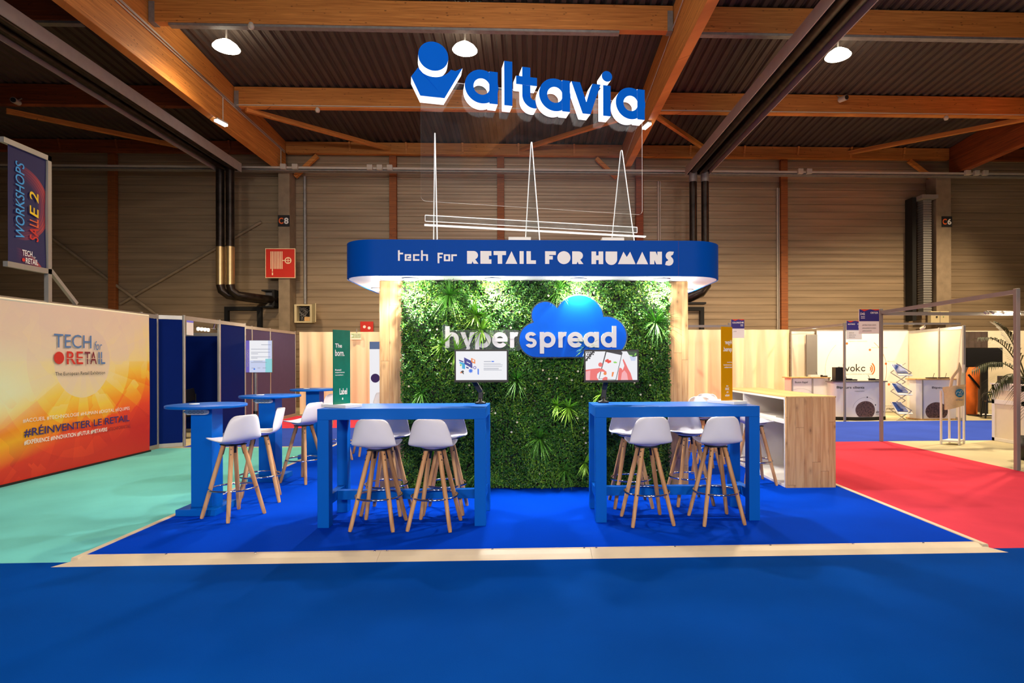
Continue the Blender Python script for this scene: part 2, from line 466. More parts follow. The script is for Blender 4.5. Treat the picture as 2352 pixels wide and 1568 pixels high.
def flag_material():
    t = NT('workshop_flag_print')
    tc = t.n('ShaderNodeTexCoord')
    sp = t.n('ShaderNodeSeparateXYZ', i0=tc.outputs['Object'])

    def arc(cy, cz, r0, r1):
        y = t.math('SUBTRACT', sp.outputs[1], cy)
        z = t.math('SUBTRACT', sp.outputs[2], cz)
        r = t.math('SQRT', t.math('ADD', t.math('MULTIPLY', y, y), t.math('MULTIPLY', z, z)))
        band = t.math('MULTIPLY', t.math('GREATER_THAN', r, r0), t.math('LESS_THAN', r, r1))
        lines = t.math('ADD', t.math('MULTIPLY', t.math('SINE', t.math('MULTIPLY', r, 190.0)), 0.2), 0.6)
        fade = t.math('DIVIDE', t.math('SUBTRACT', r, r0), r1 - r0)
        return t.math('MULTIPLY', band, t.math('MULTIPLY', lines, fade))
    a = t.math('ADD', arc(0.16, 0.82, 0.30, 0.50), arc(0.05, -0.40, 0.40, 0.62))
    a = t.math('MULTIPLY', a, t.math('MULTIPLY', t.math('SUBTRACT', sp.outputs[1], 0.12), 2.0, True))
    c = t.mix(a, rgb(20, 20, 80), rgb(235, 80, 40))
    t.link(c, t.b.inputs['Base Color'])
    t.b.inputs['Roughness'].default_value = 0.6
    return t.m


MT['flag'] = flag_material()


def leaf_material():
    t = NT('boxwood_leaf')
    at = t.n('ShaderNodeAttribute', attribute_name='leaf_tint')
    t.link(at.outputs['Color'], t.b.inputs['Base Color'])
    t.b.inputs['Roughness'].default_value = 0.42
    t.b.inputs['Specular IOR Level'].default_value = 0.35
    return t.m


MT['leaf'] = leaf_material()
MT['blade'] = plain('grass_blade', rgb(78, 140, 42), 0.45, vary=0.35, scale=9)
MT['rosette'] = plain('rosette_leaf', rgb(140, 196, 64), 0.4, vary=0.35, scale=12)
MT['petal'] = plain('pale_petal', rgb(232, 226, 186), 0.6, vary=0.05)


# ------------------------------------------------------------------ mesh builder
class M:
    def __init__(self):
        self.v, self.f, self.mi, self.mats, self.sm = [], [], [], [], []
        self.smooth = False

    def slot(self, mat):
        m = MT[mat]
        if m not in self.mats:
            self.mats.append(m)
        return self.mats.index(m)

    def add(self, verts, faces, mat):
        b = len(self.v)
        k = self.slot(mat)
        self.v.extend([tuple(p) for p in verts])
        for fc in faces:
            self.f.append([b + i for i in fc])
            self.mi.append(k)
            self.sm.append(self.smooth)
        return self

    def box(self, x0, x1, y0, y1, z0, z1, mat):
        vs_ = [(x, y, z) for z in (z0, z1) for y in (y0, y1) for x in (x0, x1)]
        return self.add(vs_, [(0, 2, 3, 1), (4, 5, 7, 6), (0, 1, 5, 4), (2, 6, 7, 3), (0, 4, 6, 2), (1, 3, 7, 5)], mat)

    def obox(self, p0, p1, w, h, mat, up=(0, 0, 1)):
        """bar from p0 to p1, w across (sideways), h along up"""
        p0, p1 = Vector(p0), Vector(p1)
        d = (p1 - p0).normalized()
        s = d.cross(Vector(up))
        if s.length < 1e-4:
            s = d.cross(Vector((1, 0, 0)))
        s.normalize()
        u = s.cross(d)
        vs_ = [p + s * a * w / 2 + u * b * h / 2 for p in (p0, p1) for a, b in ((-1, -1), (1, -1), (1, 1), (-1, 1))]
        return self.add(vs_, [(3, 2, 1, 0), (4, 5, 6, 7), (0, 1, 5, 4), (1, 2, 6, 5), (2, 3, 7, 6), (3, 0, 4, 7)], mat)

    def rod(self, p0, p1, r0, mat, r1=None, n=10, caps=True):
        p0, p1 = Vector(p0), Vector(p1)
        r1 = r0 if r1 is None else r1
        d = (p1 - p0).normalized()
        a = d.cross(Vector((0, 0, 1)))
        if a.length < 1e-4:
            a = Vector((1, 0, 0))
        a.normalize()
        b = d.cross(a)
        vs_ = []
        for p, r in ((p0, r0), (p1, r1)):
            for i in range(n):
                t = 2 * PI * i / n
                vs_.append(p + a * math.cos(t) * r + b * math.sin(t) * r)
        fs = [(i, (i + 1) % n, n + (i + 1) % n, n + i) for i in range(n)]
        keep, self.smooth = self.smooth, True
        self.add(vs_, fs, mat)
        self.smooth = keep
        if caps:
            self.add(vs_[:n], [tuple(range(n))[::-1]], mat)
            self.add(vs_[n:], [tuple(range(n))], mat)
        return self

    def tube(self, pts, r, mat, n=8, closed=False):
        pts = [Vector(p) for p in pts]
        rings = []
        m = len(pts)
        prev = None
        for i, p in enumerate(pts):
            q0 = pts[(i - 1) % m] if (closed or i > 0) else p
            q1 = pts[(i + 1) % m] if (closed or i < m - 1) else p
            d = (q1 - q0).normalized()
            a = d.cross(Vector((0, 0, 1))) if prev is None else prev - d * prev.dot(d)
            if a.length < 1e-4:
                a = d.cross(Vector((1, 0, 0)))
            a.normalize()
            prev = a
            b = d.cross(a)
            rr = r[i] if isinstance(r, (list, tuple)) else r
            rings.append([p + a * math.cos(2 * PI * k / n) * rr + b * math.sin(2 * PI * k / n) * rr for k in range(n)])
        vs_ = [v for rg in rings for v in rg]
        fs = []
        for i in range(m if closed else m - 1):
            j = (i + 1) % m
            for k in range(n):
                fs.append((i * n + k, i * n + (k + 1) % n, j * n + (k + 1) % n, j * n + k))
        keep, self.smooth = self.smooth, True
        self.add(vs_, fs, mat)
        self.smooth = keep
        if not closed:
            self.add(rings[0], [tuple(range(n))[::-1]], mat)
            self.add(rings[-1], [tuple(range(n))], mat)
        return self

    def lathe(self, prof, cx, cy, mat, n=32, cap0=False, cap1=False):
        vs_ = []
        for r, z in prof:
            for i in range(n):
                t = 2 * PI * i / n
                vs_.append((cx + r * math.cos(t), cy + r * math.sin(t), z))
        fs = []
        for j in range(len(prof) - 1):
            for i in range(n):
                fs.append((j * n + i, j * n + (i + 1) % n, (j + 1) * n + (i + 1) % n, (j + 1) * n + i))
        keep, self.smooth = self.smooth, True
        self.add(vs_, fs, mat)
        self.smooth = keep
        if cap0:
            self.add(vs_[:n], [tuple(range(n))[::-1]], mat)
        if cap1:
            self.add(vs_[-n:], [tuple(range(n))], mat)
        return self

    # --- shapes laid out on a frame (origin, U, V); N = U x V points to the viewer of the sign
    def poly(self, fr, pts, mat, off=0.001):
        return self.add([fr.p(a, b, off) for a, b in pts], [tuple(range(len(pts)))], mat)

    def rect(self, fr, a0, b0, a1, b1, mat, off=0.001):
        return self.poly(fr, [(a0, b0), (a1, b0), (a1, b1), (a0, b1)], mat, off)

    def disc(self, fr, a, b, r, mat, off=0.001, n=28, ry=None):
        ry = ry or r
        return self.poly(fr, [(a + r * math.cos(2 * PI * i / n), b + ry * math.sin(2 * PI * i / n)) for i in range(n)], mat, off)

    def ring(self, fr, a, b, r0, r1, mat, off=0.001, t0=0.0, t1=2 * PI, n=28):
        vs_, fs = [], []
        for i in range(n + 1):
            t = t0 + (t1 - t0) * i / n
            vs_ += [fr.p(a + r0 * math.cos(t), b + r0 * math.sin(t), off), fr.p(a + r1 * math.cos(t), b + r1 * math.sin(t), off)]
        for i in range(n):
            fs.append((2 * i, 2 * i + 1, 2 * i + 3, 2 * i + 2))
        return self.add(vs_, fs, mat)

    def prism(self, fr, pts, n0, n1, front, side=None, smooth_side=False):
        side = side or front
        area = sum(pts[i - 1][0] * pts[i][1] - pts[i][0] * pts[i - 1][1] for i in range(len(pts)))
        if area < 0:
            pts = pts[::-1]
        k = len(pts)
        self.add([fr.p(a, b, n1) for a, b in pts], [tuple(range(k))], front)
        self.add([fr.p(a, b, n0) for a, b in pts], [tuple(range(k))[::-1]], front)
        vs_ = [fr.p(a, b, n0) for a, b in pts] + [fr.p(a, b, n1) for a, b in pts]
        keep, self.smooth = self.smooth, smooth_side
        self.add(vs_, [(i, (i + 1) % k, k + (i + 1) % k, k + i) for i in range(k)], side)
        self.smooth = keep
        return self

    def ringprism(self, fr, a, b, r0, r1, n0, n1, front, side=None, t0=0.0, t1=2 * PI, n=40):
        side = side or front
        full = abs(t1 - t0 - 2 * PI) < 1e-6
        I, O = [], []
        for i in range(n + 1):
            t = t0 + (t1 - t0) * i / n
            I.append((a + r0 * math.cos(t), b + r0 * math.sin(t)))
            O.append((a + r1 * math.cos(t), b + r1 * math.sin(t)))
        vs_ = []
        for q0, q1 in zip(I, O):
            vs_ += [fr.p(q0[0], q0[1], n0), fr.p(q1[0], q1[1], n0), fr.p(q1[0], q1[1], n1), fr.p(q0[0], q0[1], n1)]
        ff, fsd, fb = [], [], []
        for i in range(n):
            p, q = 4 * i, 4 * i + 4
            ff.append((p + 3, p + 2, q + 2, q + 3))
            fb.append((p, q, q + 1, p + 1))
            fsd += [(p + 1, q + 1, q + 2, p + 2), (p, p + 3, q + 3, q)]
        if not full:
            fsd += [(0, 1, 2, 3), (4 * n, 4 * n + 3, 4 * n + 2, 4 * n + 1)]
        self.add(vs_, ff, front)
        self.add(vs_, fb, front)
        keep, self.smooth = self.smooth, False
        self.add(vs_, fsd, side)
        self.smooth = keep
        return self

    def text(self, fr, s, box, mat, off=0.0015, bold=0.0, shear=0.0, mirror=False, align=None, extrude=None, side=None):
        """lettering fitted to the box (a0, b0, a1, b1) of the frame"""
        cu = bpy.data.curves.new('lettering_curve', 'FONT')
        cu.body = s
        cu.offset = bold
        cu.shear = shear
        cu.resolution_u = 3
        cu.align_x = align or 'LEFT'
        if extrude:
            cu.extrude = 0.5
        ob = bpy.data.objects.new('lettering_curve', cu)
        me = bpy.data.meshes.new_from_object(ob)
        co = [v.co.copy() for v in me.vertices]
        fc = [tuple(p.vertices) for p in me.polygons]
        nz = [p.normal.z for p in me.polygons]
        bpy.data.objects.remove(ob)
        bpy.data.meshes.remove(me)
        bpy.data.curves.remove(cu)
        x0, x1 = min(c.x for c in co), max(c.x for c in co)
        y0, y1 = min(c.y for c in co), max(c.y for c in co)
        a0, b0, a1, b1 = box
        sx, sy = (a1 - a0) / max(1e-6, x1 - x0), (b1 - b0) / max(1e-6, y1 - y0)
        vs_ = []
        for c in co:
            a = a0 + (c.x - x0) * sx
            if mirror:
                a = a1 - (c.x - x0) * sx
            z = off if not extrude else off + (c.z + 0.5) * extrude
            vs_.append(fr.p(a, b0 + (c.y - y0) * sy, z))
        if mirror:
            fc = [f[::-1] for f in fc]
        if extrude and side:
            self.add(vs_, [f for f, z in zip(fc, nz) if abs(z) > 0.5], mat)
            self.add(vs_, [f for f, z in zip(fc, nz) if abs(z) <= 0.5], side)
        else:
            self.add(vs_, fc, mat)
        return self

    def shifted(self, d):
        d = Vector(d)
        self.v = [tuple(Vector(p) - d) for p in self.v]
        return self

    def build(self, name, parent=None, bevel=0.0, solid=0.0, subsurf=0, origin=None, loc=None, rotz=0.0):
        """link as ONE object. origin: world point the geometry was laid out around (vertices are moved to it)"""
        vs_ = self.v
        if origin is not None:
            o_ = Vector(origin)
            vs_ = [tuple(Vector(p) - o_) for p in vs_]
        me = bpy.data.meshes.new(name)
        me.from_pydata(vs_, [], self.f)
        for m in self.mats:
            me.materials.append(m)
        me.polygons.foreach_set('material_index', self.mi)
        me.polygons.foreach_set('use_smooth', self.sm)
        me.update()
        o = bpy.data.objects.new(name, me)
        scene.collection.objects.link(o)
        if parent is not None:
            o.parent = parent
        if origin is not None and parent is None:
            o.location = origin
        if loc is not None:
            o.location = loc
        o.rotation_euler = (0, 0, rotz)
        if solid:
            md = o.modifiers.new('solid', 'SOLIDIFY')
            md.thickness = solid
            md.offset = 0
        if subsurf:
            md = o.modifiers.new('sub', 'SUBSURF')
            md.levels = md.render_levels = subsurf
        if bevel:
            md = o.modifiers.new('bevel', 'BEVEL')
            md.width = bevel
            md.segments = 2
            md.limit_method = 'ANGLE'
            md.angle_limit = math.radians(50)
        return o


class Fr:
    """a flat frame: origin, two axes in the plane, normal U x V"""
    def __init__(self, o, u, v):
        self.o, self.u, self.v = Vector(o), Vector(u).normalized(), Vector(v).normalized()
        self.n = self.u.cross(self.v).normalized()

    def p(self, a, b, n=0.0):
        return self.o + self.u * a + self.v * b + self.n * n


def facing_front(x=0, y=0, z=0):      # faces -Y
    return Fr((x, y, z), (1, 0, 0), (0, 0, 1))


def facing_right(x=0, y=0, z=0):      # faces +X; a runs along +Y
    return Fr((x, y, z), (0, 1, 0), (0, 0, 1))


def facing_left(x=0, y=0, z=0):       # faces -X; a runs along -Y
    return Fr((x, y, z), (0, -1, 0), (0, 0, 1))


def facing_up(x=0, y=0, z=0):
    return Fr((x, y, z), (1, 0, 0), (0, 1, 0))


def facing_down(x=0, y=0, z=0):
    return Fr((x, y, z), (1, 0, 0), (0, -1, 0))


def tag(o, label, cat=None, group=None, kind=None):
    o['label'] = label
    if cat:
        o['category'] = cat
    if group:
        o['group'] = group
    if kind:
        o['kind'] = kind
    return o


def thing(name, label, cat, loc=(0, 0, 0), rotz=0.0, group=None):
    o = bpy.data.objects.new(name, None)
    o.empty_display_size = 0.1
    scene.collection.objects.link(o)
    o.location = loc
    o.rotation_euler = (0, 0, rotz)
    return tag(o, label, cat, group)


def struct(o, label):
    return tag(o, label, None, None, 'structure')


def copy_tree(o, parent=None):
    c = o.copy()
    scene.collection.objects.link(c)
    c.parent = parent
    for ch in list(o.children):
        copy_tree(ch, c)
    return c


def dup(o, loc, rotz, label, group=None):
    c = copy_tree(o)
    c.location = loc
    c.rotation_euler = (0, 0, rotz)
    c['label'] = label
    if group:
        c['group'] = group
    return c


# ================================================================== THE HALL
FL = -0.036          # top of the carpets around the stand (the stand's own floor is z = 0)


def slab(name, x0, x1, y0, y1, z0, z1, mat, label):
    o = M().box(x0, x1, y0, y1, z0, z1, mat).build(name, origin=((x0 + x1) / 2, (y0 + y1) / 2, z0))
    return o


struct(slab('floor', -24, 26, -8, 20.3, -0.14, -0.040, 'concrete', ''), 'beige hall floor under the carpets')
for nm, x0, x1, y0, y1, mt, lb in [
    ('carpet', -14, 14, -7, 4.66, 'carpet_blue', 'royal blue carpet of the open floor in front of the stand'),
    ('carpet', -6.735, -3.2, 4.66, 10.74, 'carpet_teal', 'turquoise carpet beside the sunburst banner wall'),
    ('carpet', 3.4, 6.92, 4.66, 10.86, 'carpet_pink', 'pink carpet along the right side of the blue stand'),
    ('carpet', -6.40, 6.92, 10.86, 13.79, 'carpet_rear', 'violet blue aisle carpet behind the green wall'),
    ('carpet', -6.72, 6.92, 13.79, 16.9, 'carpet_pink', 'pink carpet strip in front of the cream curtain'),
    ('carpet', 6.92, 14.0, 10.90, 14.42, 'carpet_rear', 'violet blue aisle carpet in front of the call button booth'),
]:
    tag(slab(nm, x0, x1, y0, y1, -0.0399, FL, mt, lb), lb, 'carpet')


def wall_back():
    m = M()
    z = -0.04
    prof = []
    pitch = 0.255
    while z < 9.2:
        prof += [(20.0, z), (20.004, z + 0.09), (20.0, z + 0.18), (20.018, z + 0.195), (20.018, z + 0.205), (20.004, z + 0.215)]
        z += pitch
    vs_, fs = [], []
    for y, zz in prof:
        vs_ += [(-23, y, zz), (25, y, zz)]
    for i in range(len(prof) - 1):
        fs.append((2 * i, 2 * i + 1, 2 * i + 3, 2 * i + 2))
    m.add(vs_, fs, 'cladding')
    m.box(-23, 25, 20.05, 20.2, -0.04, 9.3, 'cladding')
    return m.build('wall_back')


struct(wall_back(), 'ribbed metal cladding of the far hall wall')
for nm, x, lb in [('wall_left', -23.0, 'dark side wall of the hall beyond the flag'), ('wall_right', 25.0, 'side wall of the hall beyond the right booths')]:
    struct(M().box(x - 0.1, x + 0.1, -8, 20.0, -0.04, 9.0, 'cladding').build(nm, origin=(x, 6, -0.04)), lb)
ROOF0, SLOPE = 8.96, 0.068


def roof_z(y):
    return ROOF0 + SLOPE * (20 - y)


def ceiling():
    m = M()
    pts = []
    x = -23.0
    while x < 25:
        pts += [(x, 0.0), (x + 0.10, 0.0), (x + 0.13, 0.055), (x + 0.155, 0.055), (x + 0.165, 0.045), (x + 0.185, 0.045), (x + 0.195, 0.055), (x + 0.22, 0.055)]
        x += 0.25
    vs_, fs = [], []
    for a, dz in pts:
        vs_ += [(a, 20.1, roof_z(20.1) + dz + 0.01), (a, -8, roof_z(-8) + dz + 0.01)]
    for i in range(len(pts) - 1):
        fs.append((2 * i, 2 * i + 1, 2 * i + 3, 2 * i + 2))
    m.add(vs_, fs, 'roof')
    return m.build('ceiling')


struct(ceiling(), 'dark ribbed roof sheets above the timber beams')


def main_beam(x, w, zb, mat, label):
    """deep glued timber beam running away from the camera; top follows the roof"""
    m = M()
    ys = [19.75, 14, 8, 2, -6]
    vs_, fs = [], []
    for y in ys:
        t = roof_z(y)
        vs_ += [(x - w / 2, y, zb), (x + w / 2, y, zb), (x + w / 2, y, t), (x - w / 2, y, t)]
    for i in range(len(ys) - 1):
        p, q = 4 * i, 4 * i + 4
        fs += [(p, p + 1, q + 1, q), (p + 1, p + 2, q + 2, q + 1), (p + 3, p, q, q + 3), (p + 2, p + 3, q + 3, q + 2)]
    fs += [(0, 3, 2, 1), (len(vs_) - 4, len(vs_) - 3, len(vs_) - 2, len(vs_) - 1)]
    m.add(vs_, fs, mat)
    return struct(m.build('beam', bevel=0.012), label)


main_beam(-8.30, 0.22, 7.93, 'glulam', 'deep timber main beam over the blue booths')
main_beam(3.36, 0.22, 8.05, 'glulam', 'deep timber main beam behind the hanging letters')
main_beam(14.95, 0.24, 8.0, 'glulam_red', 'deep dark red main beam at the column with the C6 plate')
main_beam(-19.6, 0.22, 8.0, 'glulam_red', 'deep main beam in the dark far corner')

bays = [(-19.5, -8.42, 'the dark bay over the flag'), (-8.18, 3.24, 'the middle bay'), (3.48, 14.82, 'the bay with the rooftop heater'), (15.08, 24, 'the outermost bay')]
for i, (x0, x1, bt) in enumerate(bays):
    for y, dep, nm in [(19.80, 0.39, 'wall-head'), (16.4, 0.56, 'second'), (12.8, 0.56, 'nearest')]:
        t = roof_z(y) - 0.005
        drop = {0: 0.16, 1: 0.0, 2: 0.0, 3: 0.1}[i]
        mt = 'glulam' if i in (1, 2) else 'glulam_red'
        m = M().box(x0, x1, y - 0.09, y + 0.09, t - dep, t, mt)
        o = m.build('beam', bevel=0.008, origin=((x0 + x1) / 2, y, t - dep))
        struct(o, f'{nm} timber cross beam of {bt}')
        if y > 19:
            for k in range(1, 6):        # little wedge cleats along the wall-head beam
                xx = x0 + (x1 - x0) * k / 6 + 0.3
                M().prism(Fr((xx - 0.03, y - 0.09, t - dep), (0, -1, 0), (0, 0, 1)), [(0, 0.02), (0.10, dep - 0.02), (0, dep - 0.02)],
                      0, 0.06, mt).build('cleat', parent=o, loc=tuple(-Vector(((x0 + x1) / 2, y, t - dep))))
        else:
            # steel hangers at both ends and the grey channel under the nearest beams
            for s, xx in (('a', x0 + 0.005), ('b', x1 - 0.125)):
                h = M().box(xx, xx + 0.12, y - 0.105, y + 0.105, t - dep - 0.01, t - 0.12, 'galv')
                h.build('hanger', parent=o, loc=tuple(-Vector(((x0 + x1) / 2, y, t - dep))))
            if y < 13:
                M().box(x0 + 0.4, x1 - 1.2, y - 0.07, y + 0.07, t - dep - 0.055, t - dep - 0.002, 'galv').build(
                    'channel', parent=o, loc=tuple(-Vector(((x0 + x1) / 2, y, t - dep))))

# raking wind braces under the roof
for p, q, lb, mt in [((-7.9, 16.4, 8.60), (-4.7, 19.75, 8.75), 'raking timber brace from the left main beam to the wall', 'glulam'),
                     ((3.1, 16.4, 8.62), (-0.3, 19.75, 8.78), 'raking timber brace seen through the clear sign', 'glulam'),
                     ((3.6, 16.4, 8.62), (6.3, 19.75, 8.78), 'raking timber brace beside the right heater end', 'glulam'),
                     ((14.7, 16.4, 8.62), (11.2, 19.75, 8.78), 'raking timber brace in the bay of the C6 column', 'glulam'),
                     ((-14.4, 16.4, 8.48), (-11.4, 19.75, 8.72), 'raking timber brace above the flag', 'glulam'),
                     ((-13.0, 14.2, 8.9), (-16.9, 17.2, 8.3), 'dark red strut crossing the corner bay', 'glulam_red')]:
    struct(M().obox(p, q, 0.12, 0.13, mt).build('beam', bevel=0.006, origin=p), lb)
for p, q, lb in [((-7.9, 19.78, 7.8), (-7.15, 19.78, 8.52), 'short knee brace at the column with the C8 plate'),
                 ((3.05, 19.78, 7.85), (2.35, 19.78, 8.52), 'short knee brace behind the clear sign'),
                 ((14.3, 19.78, 7.9), (13.4, 19.78, 8.55), 'short knee brace at the column with the C6 plate')]:
    struct(M().obox(p, q, 0.13, 0.13, 'glulam').build('beam', bevel=0.006, origin=p), lb)

# timber wall posts
for x, lb in [(-14.0, 'timber wall post behind the flag'), (-4.63, 'timber wall post over the canopy'), (-0.95, 'timber wall post seen through the clear sign'),
              (8.97, 'timber wall post behind the gold poster')]:
    struct(M().box(x - 0.12, x + 0.12, 19.82, 19.98, -0.04, 8.57, 'glulam_post').build('pillar', bevel=0.008, origin=(x, 19.9, -0.04)), lb)
struct(M().box(3.73, 3.98, 19.75, 19.98, -0.04, 8.57, 'glulam_red').build('pillar', bevel=0.008, origin=(3.85, 19.9, -0.04)), 'dark red wall post behind the clear sign')
# concrete columns with their bay plates
for x, w, sgn, lb, txt in [(-8.14, 0.37, 1, 'concrete column carrying the C8 plate', '8'), (14.42, 0.53, -1, 'concrete column carrying the C6 plate', '6')]:
    struct(M().box(x - w / 2, x + w / 2, 19.45, 19.98, -0.04, 7.93, 'column').build('pillar', bevel=0.015, origin=(x, 19.7, -0.04)), lb)
for xc, zc, sz, ch, lb in [(-8.14, 6.22, 0.38, '8', 'black column plate reading C8'), (14.52, 6.32, 0.37, '6', 'black column plate reading C6')]:
    t = thing('column_plate', lb, 'sign', (xc, 19.45, zc))
    M().box(-sz / 2, sz / 2, -0.015, 0, -sz / 2, sz / 2, 'ink').build('plate', parent=t)
    fr = facing_front(0, -0.016, 0)
    k = sz / 2
    M().text(fr, 'C', (-k * 0.85, -k * 0.55, -k * 0.05, k * 0.55), 'ink_orange', bold=0.03).text(
        fr, ch, (k * 0.08, -k * 0.55, k * 0.85, k * 0.55), 'ink_white', bold=0.03).build('lettering', parent=t)

# fire hose sign in front of the C8 column
t = thing('fire_hose_sign', 'red square fire hose reel sign on the concrete column', 'sign', (-8.23, 19.40, 4.80))
M().box(-0.49, 0.49, -0.02, 0.02, -0.49, 0.49, 'sign_cream').build('plate', parent=t)
fr = facing_front(0, -0.021, 0)
m = M().rect(fr, -0.47, -0.47, 0.47, 0.47, 'sign_red', 0.0015)
for i in range(8):
    a = -0.32 + i * 0.052
    m.rect(fr, a, -0.19, a + 0.03, 0.39, 'sign_cream', 0.003)
m.rect(fr, -0.32, 0.36, 0.075, 0.39, 'sign_red', 0.0025)
m.rect(fr, -0.27, -0.28, -0.24, -0.19, 'sign_cream', 0.003).rect(fr, -0.275, -0.40, -0.235, -0.31, 'sign_cream', 0.003)
m.rect(fr, 0.07, 0.075, 0.15, 0.105, 'sign_cream', 0.003)
m.ring(fr, 0.255, 0.09, 0.078, 0.112, 'sign_cream', 0.003).rect(fr, 0.16, 0.078, 0.35, 0.102, 'sign_cream', 0.0035).rect(fr, 0.243, -0.005, 0.267, 0.185, 'sign_cream', 0.004)
m.build('pictogram', parent=t)

# cable tray with junction boxes, conduits and the unlit tube lamp
ty = 19.25
o = M().box(-20, 22, ty - 0.12, ty + 0.04, 7.86, 7.93, 'pipe').box(-20, 22, ty - 0.12, ty + 0.10, 7.80, 7.83, 'galv').build('cable_tray', origin=(0, ty, 7.86))
tag(o, 'long pale cable tray running across the far wall', 'cable tray')
for x, lb in [(-8.0, 'pale junction box on the tray over the C8 plate'), (-7.62, 'second junction box on the tray right of the C8 plate'),
              (-5.2, 'junction box on the tray left of the canopy post'), (-4.88, 'small junction box on the tray at the canopy post'), (-4.55, 'junction box on the tray right of the canopy post'),
              (9.18, 'pale junction box on the tray by the gold poster post'), (9.48, 'second junction box on the tray by the gold poster post'),
              (14.98, 'junction box on the tray right of the C6 column'), (15.3, 'brown topped junction box right of the C6 column'), (15.6, 'last junction box on the tray, far right')]:
    tag(M().box(x - 0.09, x + 0.09, ty - 0.22, ty - 0.12, 7.82, 7.99, 'pipe').build('junction_box', origin=(x, ty - 0.17, 7.82), bevel=0.01), lb, 'junction box', 'junction boxes along the tray')
t = thing('tube_lamp', 'unlit white tube lamp on the wall above the canopy', 'lamp', (-2.92, 19.91, 8.05))
M().box(-0.80, 0.80, -0.02, 0.09, -0.02, 0.06, 'pipe').build('housing', parent=t, bevel=0.01)
M().rod((-0.76, -0.05, 0.01), (0.76, -0.05, 0.01), 0.05, 'ink_white', n=12).build('diffuser', parent=t)
tag(M().rod((-7.62, 19.9, 3.5), (-7.62, 19.9, 7.86), 0.05, 'galv', n=10).build('conduit_pipe', origin=(-7.62, 19.9, 3.5)), 'grey conduit pipe rising from the open electrical box', 'pipe')
for x0, z0, z1, lb in [(8.78, 2.4, 7.6, 'thin white conduit running up the timber post by the gold poster'), (4.55, 5.4, 7.8, 'thin double conduit left of the right flue pipes')]:
    tag(M().rod((x0, 19.965, z0), (x0, 19.965, z1), 0.03, 'pipe', n=8).rod((x0 + 0.07, 19.975, z0), (x0 + 0.07, 19.975, z1), 0.02, 'pipe', n=8).build('conduit_pipe', origin=(x0, 19.97, z0)), lb, 'pipe')
# three parallel conduits on the face of the left main beam
tag(M().obox((-8.165, 19.6, 8.55), (-8.165, 8.0, 8.78), 0.02, 0.025, 'pipe').obox((-8.165, 19.6, 8.60), (-8.165, 8.0, 8.86), 0.02, 0.02, 'pipe').obox(
    (-8.165, 16.3, 8.66), (-8.165, 8.0, 8.93), 0.02, 0.02, 'pipe').obox((-8.165, 19.3, 7.95), (-8.165, 19.3, 8.56), 0.02, 0.02, 'pipe').obox(
    (-8.165, 15.7, 7.95), (-8.165, 15.7, 8.63), 0.02, 0.02, 'pipe').build('conduit_run', origin=(-8.165, 14, 8.6)), 'white conduits on the side of the left main beam', 'pipe')
tag(M().obox((-8.1, 16.29, 8.68), (3.2, 16.29, 8.68), 0.02, 0.022, 'pipe').build('conduit_run', origin=(-2.4, 16.29, 8.68)), 'white conduit along the second cross beam, middle bay', 'pipe')
tag(M().obox((3.5, 16.29, 8.68), (14.7, 16.29, 8.68), 0.02, 0.022, 'pipe').build('conduit_run', origin=(9, 16.29, 8.68)), 'white conduit along the second cross beam, right bay', 'pipe')
tag(M().obox((3.22, 19.5, 8.2), (3.22, 9.0, 9.3), 0.015, 0.02, 'pipe').build('conduit_run', origin=(3.22, 14, 8.7)), 'thin white conduit on the middle main beam', 'pipe')

# open electrical box
t = thing('electrical_box', 'open beige electrical box on the far wall beside the C8 column', 'electrical box', (-7.62, 19.98, 2.85))
M().box(-0.30, 0.30, -0.03, 0.0, 0, 0.62, 'beige_box').box(-0.30, -0.22, -0.25, -0.03, 0, 0.62, 'beige_box').box(0.22, 0.30, -0.25, -0.03, 0, 0.62, 'beige_box').box(
    -0.22, 0.22, -0.25, -0.03, 0.57, 0.62, 'beige_box').box(-0.22, 0.22, -0.25, -0.03, 0, 0.05, 'beige_box').box(-0.21, 0.21, -0.045, -0.031, 0.055, 0.565, 'matt_black').build('cabinet', parent=t)
m = M()
for i in range(9):
    pts = [(rnd.uniform(-0.18, 0.18), -0.08 - rnd.random() * 0.1, 0.08 + 0.45 * k / 5) for k in range(6)]
    m.tube(pts, 0.008, 'ink_grey', n=5)
m.build('cables', parent=t)
M().box(0.02, 0.2, -0.2, -0.06, 0.06, 0.2, 'pine_top').build('breaker', parent=t)
M().obox((0.30, -0.25, 0.31), (0.55, -0.62, 0.31), 0.02, 0.62, 'beige_box').build('door', parent=t)
# control box low on the right column
t = thing('control_box', 'small white control box low on the C6 column', 'electrical box', (14.15, 19.4, 2.78))
M().box(-0.32, 0.32, -0.12, 0.05, 0, 0.42, 'beige_box').build('housing', parent=t, bevel=0.01)
M().box(-0.008, 0.008, -0.125, -0.12, 0.01, 0.41, 'ink_grey').box(-0.15, -0.10, -0.14, -0.12, 0.2, 0.25, 'ink').box(0.1, 0.13, -0.14, -0.12, 0.22, 0.25, 'exit_green').build('buttons', parent=t)
# ribbed grey duct beside the C6 column
m = M()
for i in range(46):
    z = 3.2 + i * 0.085
    m.box(13.72, 14.02, 19.5, 19.8, z, z + 0.06, 'alu')
m.box(13.74, 14.0, 19.52, 19.78, 3.2, 7.1, 'galv')
m.box(13.55, 14.12, 19.3, 19.8, 7.1, 7.22, 'alu_dark')
tag(m.build('cable_duct', origin=(13.87, 19.65, 3.2)), 'ribbed grey cable duct left of the C6 column', 'duct')
tag(M().box(13.40, 13.54, 19.6, 19.98, 2.9, 7.2, 'matt_black').build('cable_bundle', origin=(13.47, 19.8, 2.9)), 'black cable bundle left of the ribbed duct', 'cable')
